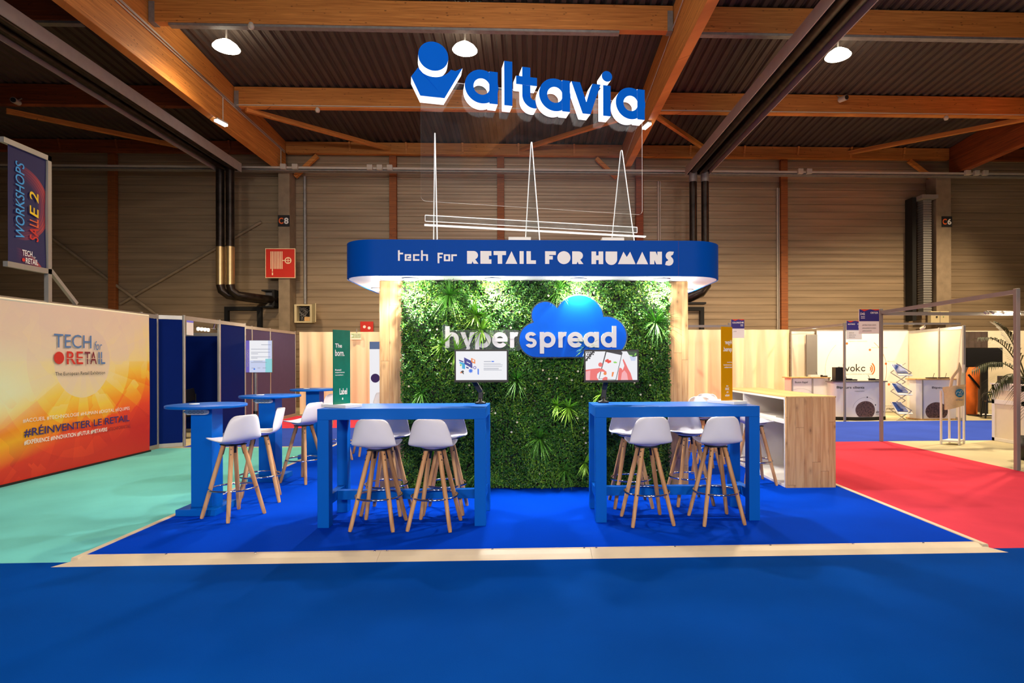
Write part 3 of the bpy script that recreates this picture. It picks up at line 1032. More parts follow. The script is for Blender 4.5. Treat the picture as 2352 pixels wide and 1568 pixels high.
# pipe braces crossing the left wall
tag(M().rod((-16.2, 19.9, 5.85), (-12.4, 19.9, 3.0), 0.05, 'column').build('brace_pipe', origin=(-14.3, 19.8, 4.4)), 'slanting brace pipe falling from the flag to the navy booth', 'brace')
tag(M().rod((-13.8, 19.94, 3.5), (-9.1, 19.94, 6.3), 0.05, 'column').build('brace_pipe', origin=(-11.4, 19.94, 4.9)), 'slanting brace pipe rising behind the left flue pipes', 'brace')
# dark frames low on the wall below the flues
for x0, x1, lb in [(-10.31, -9.08, 'dark steel door frame on the wall below the left flue'), (5.0, 6.13, 'dark steel door frame on the wall right of the canopy')]:
    tag(M().box(x0, x0 + 0.12, 19.86, 19.99, -0.04, 3.4, 'matt_black').box(x1 - 0.14, x1, 19.86, 19.99, -0.04, 3.4, 'matt_black').box(
        x0 + 0.12, x1 - 0.14, 19.86, 19.99, 3.27, 3.4, 'matt_black').build('door_frame', origin=((x0 + x1) / 2, 19.9, -0.04)), lb, 'frame')


# radiant heaters under the roof: an open hood with two black tubes, ending in two flues that drop down the wall
def heater(xa, xb, y0, lab):
    t = thing('radiant_heater', lab, 'heater', (0, 0, 0))
    M().box(xa, xa + 0.02, y0, 18.6, 7.55, 7.83, 'hood').box(xb - 0.02, xb, y0, 18.6, 7.55, 7.83, 'hood').box(
        xa + 0.02, xb - 0.02, y0, 18.6, 7.81, 7.83, 'flue').box(xa + 0.02, xb - 0.02, 18.58, 18.6, 7.6, 7.81, 'flue').build('hood', parent=t)
    c = (xa + xb) / 2
    for dx in (-0.16, 0.16):
        M().rod((c + dx, y0, 7.66), (c + dx, 18.5, 7.66), 0.105, 'flue', n=14).build('tube', parent=t)
    return t


heater(-9.85, -9.10, 3.0, 'long roof heater with grey hood over the blue booths')
heater(5.12, 5.87, 3.0, 'long roof heater with grey hood over the right of the stand')


def flue(x, zmid, zlow, y, elbow, lab, up):
    t = thing('flue_pipe', lab, 'pipe', (x, y, zlow))
    H = 7.66 - zlow
    if up:
        M().rod((0, 0, zmid - zlow), (0, 0, H), 0.125, 'flue', n=16).build('upper_pipe', parent=t)
        m = M().rod((0, 0, 0.05), (0, 0, zmid - zlow), 0.128, 'brass', n=16)
        for k in (0.12, 0.3, (zmid - zlow) - 0.06):
            m.rod((0, 0, k), (0, 0, k + 0.03), 0.134, 'brass', n=16)
        m.build('lower_pipe', parent=t)
    else:
        M().rod((0, 0, 0.0), (0, 0, H), 0.122, 'flue', n=16).build('upper_pipe', parent=t)
        M().rod((0, 0, H - 0.35), (0, 0, H - 0.05), 0.13, 'galv', n=16).build('collar', parent=t)
    if elbow:
        pts = [(0, 0, 0.06), (0.03, 0.02, -0.12), (0.18, 0.1, -0.26), (0.5, 0.3, -0.30)] + [(elbow, 1.2, -0.28), (elbow + 0.12, 1.48, -0.28)]
        M().tube(pts, 0.13, 'flue', n=14).build('elbow', parent=t)
    return t


flue(-9.69, 5.15, 3.90, 18.45, 0.62, 'left flue pipe of the pair beside the fire hose sign', True)
flue(-9.37, 5.15, 3.90, 18.42, 0.72, 'right flue pipe of the pair beside the fire hose sign', True)
flue(5.34, 5, 3.9, 18.45, None, 'black flue pipe going down behind the canopy, left of its pair', False)
flue(5.72, 5, 3.9, 18.42, None, 'mottled flue pipe going down behind the canopy, right of its pair', False)
t = thing('flue_elbow', 'dark flue elbow sticking out under the right canopy end', 'pipe', (5.55, 18.2, 3.75))
M().tube([(0.1, 0.1, 0.5), (0.1, 0.0, 0.2), (-0.05, 0, 0.0), (-0.5, 0.1, -0.2), (-0.9, 0.3, -0.25)], 0.2, 'flue', n=8).build('elbow', parent=t)
M().box(-0.6, 0.1, -0.1, 0.2, -0.42, -0.36, 'matt_black').build('bracket', parent=t)
# wall box beside the left elbow
tag(M().box(-8.95, -8.55, 19.6, 19.98, 3.35, 3.4, 'matt_black').box(-8.6, -8.52, 19.6, 19.98, 3.4, 3.9, 'matt_black').box(
    -8.95, -8.6, 19.9, 19.98, 3.4, 3.9, 'galv').box(-8.95, -8.52, 19.6, 19.98, 3.9, 3.95, 'matt_black').build('flue_outlet', origin=(-8.75, 19.8, 3.35)),
    'dark outlet frame where the left flues leave the wall', 'vent')

# high-bay lamps
hb = thing('high_bay_lamp', 'glowing round ceiling lamp over the blue booths', 'lamp', (-6.94, 13.5, 8.76), 0, 'lit high-bay lamps')
m = M().lathe([(0.05, 0.17), (0.11, 0.165), (0.16, 0.13), (0.24, 0.07), (0.29, 0.0)], 0, 0, 'lamp', cap0=True)
m.build('reflector', parent=hb)
M().lathe([(0.288, 0.0), (0.20, -0.03), (0.10, -0.045), (0.001, -0.05)], 0, 0, 'lamp').build('diffuser', parent=hb)
M().rod((0, 0, 0.16), (0, 0, 0.64), 0.02, 'galv').build('stem', parent=hb)
dup(hb, (-1.47, 13.5, 8.80), 0, 'glowing round ceiling lamp just right of the big blue disc logo')
dup(hb, (7.42, 13.5, 8.80), 0, 'glowing round ceiling lamp beside the right roof heater')

for p, q, lb in [((-8.2, 15.4, 7.88), (-8.08, 15.7, 7.86), 'small bright led bar under the left main beam'), ((3.30, 15.5, 7.97), (3.20, 15.8, 7.95), 'small bright led bar at the right end of the clear sign')]:
    t = thing('emergency_light', lb, 'lamp', p)
    d = Vector(q) - Vector(p)
    M().obox((0, 0, 0), d, 0.11, 0.05, 'led').build('diffuser', parent=t)
    M().obox((0, 0, 0.045), (d.x, d.y, d.z + 0.045), 0.12, 0.04, 'pipe').build('housing', parent=t)
for x, z, lb in [(-13.9, 8.62, 'small white camera on the dark cross beam above the flag'), (8.95, 9.0, 'small white camera on the cross beam below the right lamp')]:
    t = thing('security_camera', lb, 'camera', (x, 16.2, z))
    M().rod((0, 0, 0), (0.07, -0.24, -0.03), 0.075, 'pipe', n=14).build('body', parent=t)
    M().rod((0.07, -0.241, -0.03), (0.073, -0.252, -0.031), 0.062, 'black', n=14).build('lens', parent=t)
    M().rod((0, 0.0, 0.07), (0, 0.1, 0.16), 0.015, 'pipe').build('bracket', parent=t)
for x, y, z, lb in [(-6.0, 12.7, 8.83, 'tiny white detector under the nearest cross beam'), (-5.9, 16.35, 8.6, 'tiny white detector under the second beam, middle bay'),
                    (12.2, 16.35, 8.6, 'tiny white detector under the second beam, right bay')]:
    tag(M().lathe([(0.001, -0.08), (0.05, -0.07), (0.065, -0.02), (0.065, 0.0), (0.04, 0.06)], 0, 0, 'pipe', n=14, cap1=True).build('smoke_detector', loc=(x, y, z)), lb, 'detector')


# ================================================================== LEFT: banner wall, navy booth, mauve wall
BOOTH = [None]


def booth(name, x, y, label):
    BOOTH[0] = thing(name, label, 'booth wall' if 'wall' in name else 'booth frame', (x, y, FL))
    return BOOTH[0]


def bpart(m, name, **kw):
    """a piece of the current booth, laid out in hall coordinates"""
    r = BOOTH[0]
    m.shifted(r.location)
    return m.build(name, parent=r, **kw)


def panel(x0, y0, x1, y1, mat, z1=2.36, rail=True):
    """one exhibition panel between two points of the plan, with aluminium rails above and below"""
    zb = FL
    bpart(M().obox((x0, y0, zb + (0.07 + z1) / 2), (x1, y1, zb + (0.07 + z1) / 2), 0.016, z1 - 0.07, mat), 'board')
    if rail:
        for zc in (z1 + 0.0375, 0.035):
            bpart(M().obox((x0, y0, zb + zc), (x1, y1, zb + zc), 0.04, 0.072, 'alu'), 'rail')


def post(x, y, h=2.45, w=0.04, mat='alu'):
    bpart(M().box(x - w / 2, x + w / 2, y - w / 2, y + w / 2, FL, FL + h, mat), 'post', bevel=0.006)


def header(p, q, w=0.05, hh=0.06, mat='alu_dark'):
    bpart(M().obox(p, q, w, hh, mat), 'header_rail')


# banner wall: panels behind the banner, the banner itself
XW = -6.78
booth('partition_wall', XW, 7.8, 'long partition wall carrying the sunburst banner and the flag')
panel(XW, 5.2, XW, 10.30, 'navy')
post(XW, 10.32)
t = thing('banner', 'large sunburst banner with the exhibition slogan on the left wall', 'banner', (-6.66, 7.38, 0.0))
bm_ = M()
vs_, fs = [], []
for j in range(25):
    for i in range(33):
        a, b = 2.96 * i / 32, -0.03 + 2.37 * j / 24
        wv = 0.006 * math.sin(a * 2.3 + 0.6) * math.sin(b * 1.7) + (0.016 * math.exp(-((a - 1.75 - 0.25 * (2.3 - b)) / 0.07) ** 2) * max(0, b - 1.5))
        vs_.append((wv, a, b))
for j in range(24):
    for i in range(32):
        fs.append((j * 33 + i, j * 33 + i + 1, (j + 1) * 33 + i + 1, (j + 1) * 33 + i))
bm_.smooth = True
bm_.add(vs_, fs, 'banner')
bm_.build('sheet', parent=t)
M().tube([(-0.02, 0.0, 2.345), (-0.02, 2.96, 2.345)], 0.022, 'cream').build('hem', parent=t)
M().box(-0.06, 0.015, 0.0, 2.98, -0.036, -0.008, 'matt_black').build('bottom_bar', parent=t)
fr = facing_right(0.014, -7.38, 0.0)
m = M()
m.text(fr, 'TECH', (8.295, 1.745, 8.985, 1.942), 'ink_steel')
m.text(fr, 'for', (9.043, 1.724, 9.202, 1.861), 'ink_steel', shear=0.25)
m.disc(fr, 8.382, 1.60, 0.088, 'ink_red')
m.text(fr, 'RE', (8.518, 1.509, 8.82, 1.696), 'ink_red', bold=0.01)
m.text(fr, 'TA', (8.85, 1.509, 9.09, 1.696), 'ink_maroon', bold=0.01)
m.text(fr, 'IL', (9.125, 1.509, 9.268, 1.696), 'ink_steel', bold=0.01)
m.rect(fr, 8.50, 1.59, 9.28, 1.597, 'banner', 0.0022)
m.text(fr, 'The European Retail Exhibition', (8.314, 1.335, 9.263, 1.40), 'ink')
m.text(fr, '#ACCUEIL #TECHNOLOGIE #HUMAIN #DIGITAL #\u00c9QUIPES', (7.795, 0.735, 9.815, 0.81), 'ink_white')
m.text(fr, '#R\u00c9INVENTER LE RETAIL', (7.812, 0.545, 9.815, 0.69), 'ink_navy', bold=0.012)
m.text(fr, '#EXP\u00c9RIENCE #INNOVATION #FUTUR #METAVERS', (7.812, 0.445, 9.306, 0.525), 'ink_white', bold=0.014)
m.text(fr, '#TECHFORRETAIL', (9.325, 0.443, 9.841, 0.50), 'ink_maroon')
m.build('lettering', parent=t)

# workshop flag standing on the wall
t = thing('workshop_flag', 'navy flag sign reading WORKSHOPS SALLE 2 on a grey frame', 'sign', (-6.76, 8.34, 2.42))
M().box(-0.03, 0.03, -0.03, 0.03, -0.1, 2.02, 'alu').build('pole', parent=t)
M().box(-0.03, 0.03, -0.71, 0.03, 1.95, 2.02, 'alu').build('arm', parent=t)
M().box(-0.03, 0.03, -0.66, 0.03, 0.36, 0.43, 'alu').build('arm', parent=t)
M().obox((0, 0.03, 0.42), (0, 0.50, -0.01), 0.05, 0.05, 'alu').build('brace', parent=t)
fl = M()
vs_, fs = [], []
for j in range(13):
    for i in range(7):
        a, b = -0.63 + 0.59 * i / 6, 0.43 + 1.52 * j / 12
        a += 0.03 * (0.5 - abs(j / 12 - 0.5)) * (1 - i / 6)
        vs_.append((0.006 * math.sin(b * 4), a + 0.63, b - 0.43))
for j in range(12):
    for i in range(6):
        fs.append((j * 7 + i, j * 7 + i + 1, (j + 1) * 7 + i + 1, (j + 1) * 7 + i))
fl.add(vs_, fs, 'flag')
fl.build('sheet', parent=t, loc=(0, -0.63, 0.43))
up = Fr((0.012, -8.34, -2.42), (0, 0, 1), (0, -1, 0))       # text reads upwards: a = world z, b = -(world y)
m = M()
m.text(up, 'WORKSHOPS', (3.19, -7.95, 4.20, -7.815), 'ink_cyan', shear=0.2, bold=0.008)
m.text(up, 'SA', (3.19, -8.17, 3.37, -8.03), 'ink_red', shear=0.2, bold=0.008)
m.text(up, 'LL', (3.385, -8.17, 3.50, -8.03), 'ink_orange', shear=0.2, bold=0.008)
m.text(up, 'E 2', (3.52, -8.17, 3.86, -8.03), 'ink_yellow', shear=0.2, bold=0.008)
fr = facing_right(0.012, -8.34, -2.42)
m.text(fr, 'TECH', (7.915, 2.965, 8.07, 3.045), 'ink_white', bold=0.02)
m.text(fr, 'for', (8.085, 2.955, 8.125, 2.99), 'ink_white', shear=0.25)
m.text(fr, 'RETAIL', (7.967, 2.87, 8.163, 2.945), 'ink_white', bold=0.02)
m.disc(fr, 7.935, 2.91, 0.024, 'ink_red')
m.build('lettering', parent=t)

# navy booth: short return panel, doorway, panel
booth('partition_wall', -6.6, 11.9, 'navy booth wall with a dark doorway right of the sunburst banner')
panel(XW, 10.34, XW, 10.72, 'navy')
post(XW, 10.74)
panel(XW, 10.78, -6.47, 10.98, 'navy')
post(-6.45, 11.0)
post(-6.45, 12.22, w=0.05)
panel(-6.45, 12.25, -6.45, 13.27, 'navy')
post(-6.45, 13.30)
header((-6.45, 11.02, 2.36), (-6.45, 12.2, 2.36), 0.04, 0.08, 'alu')
panel(-7.9, 13.22, -6.5, 13.22, 'navy', z1=2.15)
panel(-7.9, 10.9, -7.9, 13.2, 'navy', z1=2.15, rail=False)
t = thing('door_notice', 'small white notice hanging in the dark doorway', 'notice', (-6.44, 11.17, 2.185))
M().box(-0.004, 0.004, -0.11, 0.11, -0.14, 0.14, 'ink_white').build('sheet', parent=t)
M().box(0.0045, 0.006, -0.11, 0.11, 0.10, 0.14, 'scr_violet').build('header', parent=t)
t = thing('lamp_rail', 'rail of small glowing spot lamps inside the dark doorway', 'lamp', (-6.50, 12.0, 2.17))
M().rod((0, -0.5, 0.05), (0, 0.5, 0.05), 0.012, 'chrome').rod((0, 0.1, 0.05), (0.03, 0.1, 0.17), 0.012, 'chrome').build('rail', parent=t)
for k in range(4):
    M().lathe([(0.001, -0.02), (0.02, -0.015), (0.028, 0.02), (0.015, 0.05)], 0, 0, 'bulb', n=10).build('bulb', parent=t, loc=(0.0, -0.45 + 0.12 * k, 0.0))
t = thing('folding_chair', 'black chair back half hidden in the dark doorway', 'chair', (-7.2, 12.2, FL))
M().obox((-0.1, -0.2, 0.8), (0.15, 0.2, 0.9), 0.03, 0.25, 'black').build('backrest', parent=t)
M().box(-0.2, 0.2, -0.2, 0.2, 0.44, 0.47, 'black').build('seat', parent=t)
for dx in (-0.18, 0.18):
    for dy in (-0.18, 0.18):
        M().rod((dx, dy, 0), (dx, dy, 0.44 if dx < 0 else 0.9), 0.012, 'black').build('leg', parent=t)

# mauve wall with three panels, ending at the curtain
booth('partition_wall', -6.78, 15.1, 'mauve three panel wall between the navy booth and the cream curtain')
panel(-6.78, 13.32, -6.5, 13.32, 'purple')
for y0, y1 in [(13.36, 14.30), (14.34, 15.30), (15.34, 16.92)]:
    panel(-6.78, y0, -6.78, y1, 'purple')
    post(-6.78, y1 + 0.02)
# display screen on a pole
t = thing('display_screen', 'bright portrait information screen on a pole by the mauve wall', 'screen', (-6.27, 13.6, FL), math.radians(8))
M().box(-0.29, 0.29, 0.0, 0.05, 1.32, 2.07, 'black').build('housing', parent=t)
fr = facing_front(0, -0.001, 0)
m = M().rect(fr, -0.285, 1.325, 0.285, 2.065, 'scr_white', 0.001).rect(fr, -0.20, 1.325, 0.285, 2.065, 'scr_lav', 0.0015)
m.rect(fr, -0.20, 1.60, 0.20, 2.065, 'scr_white', 0.002).rect(fr, 0.14, 1.325, 0.285, 1.64, 'scr_aqua', 0.0022)
m.rect(fr, -0.285, 1.325, -0.205, 2.065, 'scr_violet', 0.002)
for z, a0, a1 in [(1.96, 0.05, 0.26), (1.86, -0.17, 0.24), (1.785, -0.17, 0.24), (1.75, -0.17, -0.02), (1.68, -0.17, 0.25), (1.65, -0.17, -0.03), (1.58, -0.12, 0.08), (1.55, -0.17, 0.17), (1.42, -0.16, -0.09), (1.42, -0.03, 0.03), (1.42, 0.08, 0.16)]:
    m.rect(fr, a0, z, a1, z + 0.010, 'scr_grey', 0.003)
m.disc(fr, -0.10, 1.40, 0.018, 'scr_blue', 0.003)
m.text(Fr((0, -0.001, 0), (0, 0, 1), (-1, 0, 0)), 'WORKSHOPS', (1.45, 0.225, 1.85, 0.265), 'ink_white', 0.004)
m.build('screen', parent=t)
M().rod((-0.10, 0.09, 0.02), (-0.10, 0.09, 1.6), 0.035, 'galv', n=12).rod((-0.10, 0.09, 0.35), (-0.10, 0.09, 0.42), 0.05, 'black', n=12).build('pole', parent=t)
M().box(-0.12, -0.06, 0.04, 0.09, 1.5, 1.7, 'black').build('bracket', parent=t)
M().box(-0.38, 0.2, -0.2, 0.38, 0, 0.02, 'black').build('base', parent=t)


# ------------------------------------------------------------------ cream curtains at the far end
def curtain(x0, x1, y, z1, label, seed):
    r = random.Random(seed)
    m = M()
    m.smooth = True
    nx = int((x1 - x0) / 0.035)
    cols = []
    ph = 0.0
    for i in range(nx + 1):
        ph += r.uniform(0.18, 0.75)
        cols.append((x0 + (x1 - x0) * i / nx, 0.045 * math.sin(ph) * (1.0 if x0 < 0 else 1.5) + 0.02 * math.sin(ph * 0.37)))
    zs = [FL + 0.02, 0.8, 1.6, 2.2, z1]
    vs_ = []
    for k, z in enumerate(zs):
        amp = [1.25, 1.1, 1.0, 0.75, 0.35][k]
        for x, d in cols:
            vs_.append((x, y + d * amp, z))
    n = nx + 1
    fs = [(k * n + i, k * n + i + 1, (k + 1) * n + i + 1, (k + 1) * n + i) for k in range(4) for i in range(nx)]
    m.add(vs_, fs, 'curtain')
    o = m.build('curtain', origin=((x0 + x1) / 2, y, FL))
    return tag(o, label, 'curtain')


curtain(-6.70, -1.2, 17.05, 2.40, 'long cream curtain at the far left behind the round tables', 3)
curtain(4.0, 7.84, 17.0, 2.45, 'cream curtain behind the gold poster', 5)
t = thing('exit_sign', 'small pale green emergency exit sign in front of the left curtain', 'sign', (-5.04, 16.975, 2.17))
M().box(-0.16, 0.16, -0.03, 0.03, 0, 0.19, 'cream').rect(facing_front(0, -0.031, 0), -0.145, 0.05, 0.145, 0.17, 'exit_green').build('housing', parent=t)
fr = facing_front(0, -0.033, 0)
M().text(fr, 'SORTIE DE', (-0.05, 0.115, 0.13, 0.155), 'ink_white').text(fr, 'SECOURS', (-0.05, 0.065, 0.13, 0.105), 'ink_white').rect(fr, -0.135, 0.065, -0.11, 0.15, 'ink_white').rect(
    fr, -0.10, 0.09, -0.07, 0.13, 'ink_white').build('lettering', parent=t)
M().rod((0.02, 0.0, 0.19), (0.02, 0.0, 0.32), 0.012, 'galv').build('hanger', parent=t)
t = thing('wall_notice', 'small red notice on the far wall above the left curtain', 'notice', (-5.55, 19.95, 2.70))
M().box(-0.22, 0.22, -0.02, 0, -0.2, 0.2, 'sign_red').build('plate', parent=t)
M().disc(facing_front(0, -0.021, 0), -0.08, 0.02, 0.05, 'ink_white').disc(facing_front(0, -0.021, 0), 0.08, -0.02, 0.05, 'ink_white').build('pictogram', parent=t)
t = thing('rollup_banner', 'pale rollup banner with a purple disc half hidden behind the wooden cabin', 'banner', (-3.85, 15.6, FL))
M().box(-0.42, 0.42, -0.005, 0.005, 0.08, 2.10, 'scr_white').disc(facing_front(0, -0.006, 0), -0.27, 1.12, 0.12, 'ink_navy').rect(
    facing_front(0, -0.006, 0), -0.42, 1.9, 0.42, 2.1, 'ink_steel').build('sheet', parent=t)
M().box(-0.43, 0.43, -0.08, 0.08, 0, 0.08, 'alu').build('base', parent=t)

# ================================================================== RIGHT: booths beyond the pink carpet
GREY = 'alu_dark'


def booth_sign(x, y, z, w, side, title, code, lines, label):
    """flag sign fixed to a booth post: navy head with white names, pale text field below"""
    t = thing('booth_sign', label, 'sign', (x, y, z))
    a0, a1 = (0.02, w) if side > 0 else (-w, -0.02)
    M().box(a0, a1, -0.008, 0.008, 0.0, 0.47, 'ink_white').build('plate', parent=t)
    fr = facing_front(0, -0.009, 0)
    m = M().rect(fr, a0, 0.24, a1, 0.47, 'sign_navy').poly(fr, [(a0 + 0.02, 0.47), (a0 + 0.1, 0.43), (a0 + 0.2, 0.47)], 'ink_red', 0.002).poly(
        fr, [(a1 - 0.16, 0.47), (a1 - 0.07, 0.445), (a1, 0.455), (a1, 0.47)], 'ink_red', 0.002)
    if side > 0:
        m.text(fr, title, (a0 + 0.03, 0.37, a0 + 0.22, 0.405), 'ink_white', 0.003, bold=0.02)
        m.text(fr, code, (a1 - 0.11, 0.37, a1 - 0.02, 0.41), 'ink_white', 0.003, bold=0.02)
        m.rect(fr, a1 - 0.10, 0.33, a1 - 0.03, 0.34, 'ink_white', 0.003).rect(fr, a1 - 0.10, 0.30, a1 - 0.03, 0.31, 'ink_white', 0.003)
    else:
        m.text(fr, code, (a0 + 0.02, 0.36, a0 + 0.11, 0.405), 'ink_white', 0.003, bold=0.02)
        m.text(fr, title, (a1 - 0.17, 0.385, a1 - 0.02, 0.42), 'ink_white', 0.003, bold=0.02)
        m.rect(fr, a0 + 0.03, 0.325, a0 + 0.11, 0.335, 'ink_white', 0.003).rect(fr, a0 + 0.03, 0.295, a0 + 0.11, 0.305, 'ink_white', 0.003)
    for k, s in enumerate(lines):
        m.text(fr, s, (a0 + 0.06, 0.15 - 0.055 * k, a0 + min(w - 0.08, 0.024 * len(s)), 0.18 - 0.055 * k), 'ink_grey', 0.003)
    m.build('lettering', parent=t)
    return t


booth('open_booth', 7.9, 10.0, 'grey open post and rail frame around the tote bag stand')
post(6.80, 10.86, 2.56, 0.055, GREY)
post(6.93, 7.92, 2.58, 0.06, GREY)
post(9.75, 10.86, 2.50, 0.05, GREY)
header((6.80, 10.83, 2.45), (6.93, 7.95, 2.50))
header((6.83, 10.86, 2.43), (9.72, 10.86, 2.42))
booth_sign(6.77, 10.85, 2.04, 0.41, -1, 'CRITIZR', 'D42', ['#INTERACTIONS CLIENTS', '#ENGAGEMENT DU R\u00c9SEAU', '#PROXIMIT\u00c9'], 'navy and grey booth sign reading D42 at the rail corner')
booth_sign(8.08, 14.38, 2.06, 0.42, 1, 'ALVOKO', 'D44', ['#BIPEURS', '#BIEN-\u00caTRE', '#RELATION'], 'navy booth sign on the front post of the call button booth')
booth_sign(5.10, 14.38, 2.10, 0.36, 1, 'COLORIS', 'D48', ['#VIDEO'], 'navy booth sign above the gold poster')
booth('open_booth', 4.6, 15.0, 'slim grey post and rails behind the gold poster')
post(5.08, 14.40, 2.52, 0.05, GREY)
header((4.0, 14.4, 2.40), (5.06, 14.4, 2.40))
header((4.05, 14.45, 2.40), (4.02, 16.9, 2.40))
booth('open_booth', 9.6, 15.7, 'grey frame and cream panels of the call button booth')
post(8.06, 14.40, 2.52, 0.05, GREY)
header((8.04, 14.42, 2.44), (7.86, 16.95, 2.44))
header((8.09, 14.4, 2.46), (11.1, 14.4, 2.46), 0.04, 0.05)
panel(7.88, 17.0, 8.60, 17.0, 'cream')
post(7.86, 16.95, 2.45, 0.035, GREY)
panel(11.42, 16.85, 11.26, 15.38, 'cream')
panel(11.26, 15.34, 11.15, 14.36, 'cream')
post(11.25, 15.36, 2.45, 0.045, GREY)
post(11.14, 14.33, 2.45, 0.06, GREY)
for x, lb in [(8.9, 'clip spotlight on the front rail, left one'), (10.2, 'clip spotlight on the front rail above the brochure rack')]:
    t = thing('spotlight', lb, 'lamp', (x, 14.42, 2.36))
    M().rod((0, 0, 0.1), (0, 0.05, 0.02), 0.012, 'galv').build('arm', parent=t)
    M().rod((0, 0.05, 0.02), (0, 0.16, -0.02), 0.035, 'cream', 0.045, n=12).build('lamp_head', parent=t)

# call button booth: printed back wall
t = thing('logo_wall', 'white printed rear wall with black logo letters and orange dots', 'booth wall', (8.62, 16.90, 0))
M().box(0, 2.78, -0.01, 0.02, -0.02, 2.40, 'ink_white').box(0, 2.80, 0.02, 0.05, -0.036, 2.44, 'alu_dark').build('board', parent=t)
fr = facing_front(-8.62, -0.011, 0)
m = M()
# logo letters: ring letters with stems
w = 0.042
xb, xh = 1.193, 0.135


def ring_letter(cx):
    m.ring(fr, cx, xb + xh / 2, xh / 2 - w * 0.62, xh / 2 + 0.004, 'ink', 0.002)


ring_letter(9.285)
m.rect(fr, 9.335, xb, 9.365, xb + xh, 'ink', 0.0026)
m.rect(fr, 9.405, xb, 9.437, xb + 0.22, 'ink', 0.002)
m.poly(fr, [(9.455, xb + xh), (9.49, xb + xh), (9.535, xb + 0.05), (9.58, xb + xh), (9.612, xb + xh), (9.55, xb), (9.52, xb)], 'ink', 0.002)
ring_letter(9.70)
m.rect(fr, 9.80, xb, 9.832, xb + 0.22, 'ink', 0.0026)
m.poly(fr, [(9.832, xb + 0.075), (9.90, xb + xh), (9.94, xb + xh), (9.862, xb + 0.07), (9.945, xb), (9.905, xb), (9.832, xb + 0.055)], 'ink', 0.002)
m.ring(fr, 10.03, xb + xh / 2, xh / 2 - w * 0.62, xh / 2 + 0.004, 'ink', 0.002, 0.5, 2 * PI - 0.5)
for k, (r0, r1) in enumerate([(0.05, 0.085), (0.12, 0.155), (0.20, 0.24)]):
    m.ring(fr, 10.21 - 0.02 * k - 0.02, 1.265, r0, r1, 'ink_orange', 0.002, -0.85, 0.85)
m.text(fr, 'HIGH COMMUNICATIONS', (9.40, 1.095, 10.29, 1.125), 'ink_grey', 0.002)
m.ring(fr, 9.85, 1.25, 0.98, 0.987, 'ink_tan', 0.002, 2.3, 4.0)
m.ring(fr, 9.72, 1.25, 1.02, 1.03, 'ink_orange', 0.002, -0.5, 0.9)
for x, z, s in [(9.528, 2.027, 'Bipeurs restaurants'), (10.231, 1.836, 'Bipeurs patients'), (10.721, 1.418, 'Bipeurs'), (10.811, 0.797, 'Boutons')]:
    m.disc(fr, x, z, 0.035, 'ink_orange', 0.002)
    m.text(fr, s, (x + 0.05, z + 0.045, x + 0.05 + 0.03 * len(s), z + 0.085), 'ink_tan', 0.002)
m.text(fr, 'exclusif des \u00e9quipements', (10.62, 0.13, 11.25, 0.17), 'ink_grey', 0.002)
m.text(fr, 'JTECH', (10.72, 0.02, 10.98, 0.09), 'ink', 0.002, bold=0.02)
m.build('print', parent=t)
# grey leaning roll and its counter
tag(M().box(8.26, 8.58, 16.80, 16.86, 1.0, 2.29, 'ink_grey').build('roller_screen', origin=(8.42, 16.83, 1.0)), 'tall grey panel standing on the back of the left counter', 'panel')
t = thing('counter', 'small white counter with the call button poster, left in the booth', 'counter', (7.62, 15.6, FL))
M().box(-0.46, 0.06, -0.25, 0.25, 0.03, 1.07, 'ink_white').box(0.10, 0.52, -0.25, 0.25, 0.03, 1.07, 'ink_white').build('body', parent=t)
for x in (-0.48, 0.08, 0.54):
    M().box(x - 0.02, x + 0.02, -0.27, -0.23, 0, 1.08, 'alu').build('post', parent=t)
M().box(-0.52, 0.57, -0.3, 0.28, 1.08, 1.105, 'pine_top').build('top', parent=t)
M().text(facing_front(0, -0.253, 0), "Bouton d'appel", (-0.40, 0.93, -0.05, 1.0), 'ink', 0.002, bold=0.01).ring(facing_front(0, -0.253, 0), -0.25, 0.3, 0.5, 0.504, 'ink_grey', 0.002, 0.3, 2.2).build('lettering', parent=t)
m = M().box(8.0 - 0.33, 8.0 - 0.05, 15.4, 15.52, 1.072, 1.13, 'ink_white').build('device_box', origin=(7.8, 15.46, 1.072))
tag(m, 'little white box on the left booth counter', 'box')
for x, y, z, lb in [(8.05, 15.5, 1.072, 'black pager charger on the left booth counter'), (8.37, 14.62, 1.0, 'black pager with a thin aerial beside the speaker tower'),
                    (8.98, 14.62, 1.0, 'black pager with aerial on the right of the curved counter')]:
    t = thing('pager', lb, 'device', (x, y, z))
    M().box(-0.14, 0.13, -0.05, 0.05, 0, 0.035, 'black').box(-0.16, 0.0, -0.045, 0.045, 0.035, 0.055, 'ink').build('body', parent=t, bevel=0.008)
    M().rod((-0.12, 0.0, 0.03), (-0.17, 0.0, 0.14), 0.006, 'black', n=6).build('aerial', parent=t)
# curved counter with photo disc
t = thing('counter', 'curved white counter reading Bipeurs clients in front of the logo wall', 'counter', (8.66, 14.9, FL))
m = M()
NN = 20
arc_ = [(-0.68 + 1.36 * i / NN, -0.16 - 0.16 * math.sin(PI * i / NN)) for i in range(NN + 1)]
outline = arc_ + [(0.68, 0.2), (-0.68, 0.2)]
m.prism(facing_up(0, 0, 0), outline, 0.09, 0.99, 'ink_white', 'ink_white', True)
m.build('body', parent=t)
M().prism(facing_up(0, 0, 0), [(x * 1.01, y) for x, y in outline], 0.0, 0.09, 'matt_black').build('plinth', parent=t)
M().prism(facing_up(0, 0, 0), [(x * 1.07, y * 1.1 - 0.01) for x, y in outline], 0.99, 1.02, 'ink_grey').build('top', parent=t)
cf = Fr((0, -0.335, 0), (1, 0.0, 0), (0, 0, 1))


def on_arc(x):
    return -0.16 - 0.16 * math.sin(PI * (x + 0.68) / 1.36)


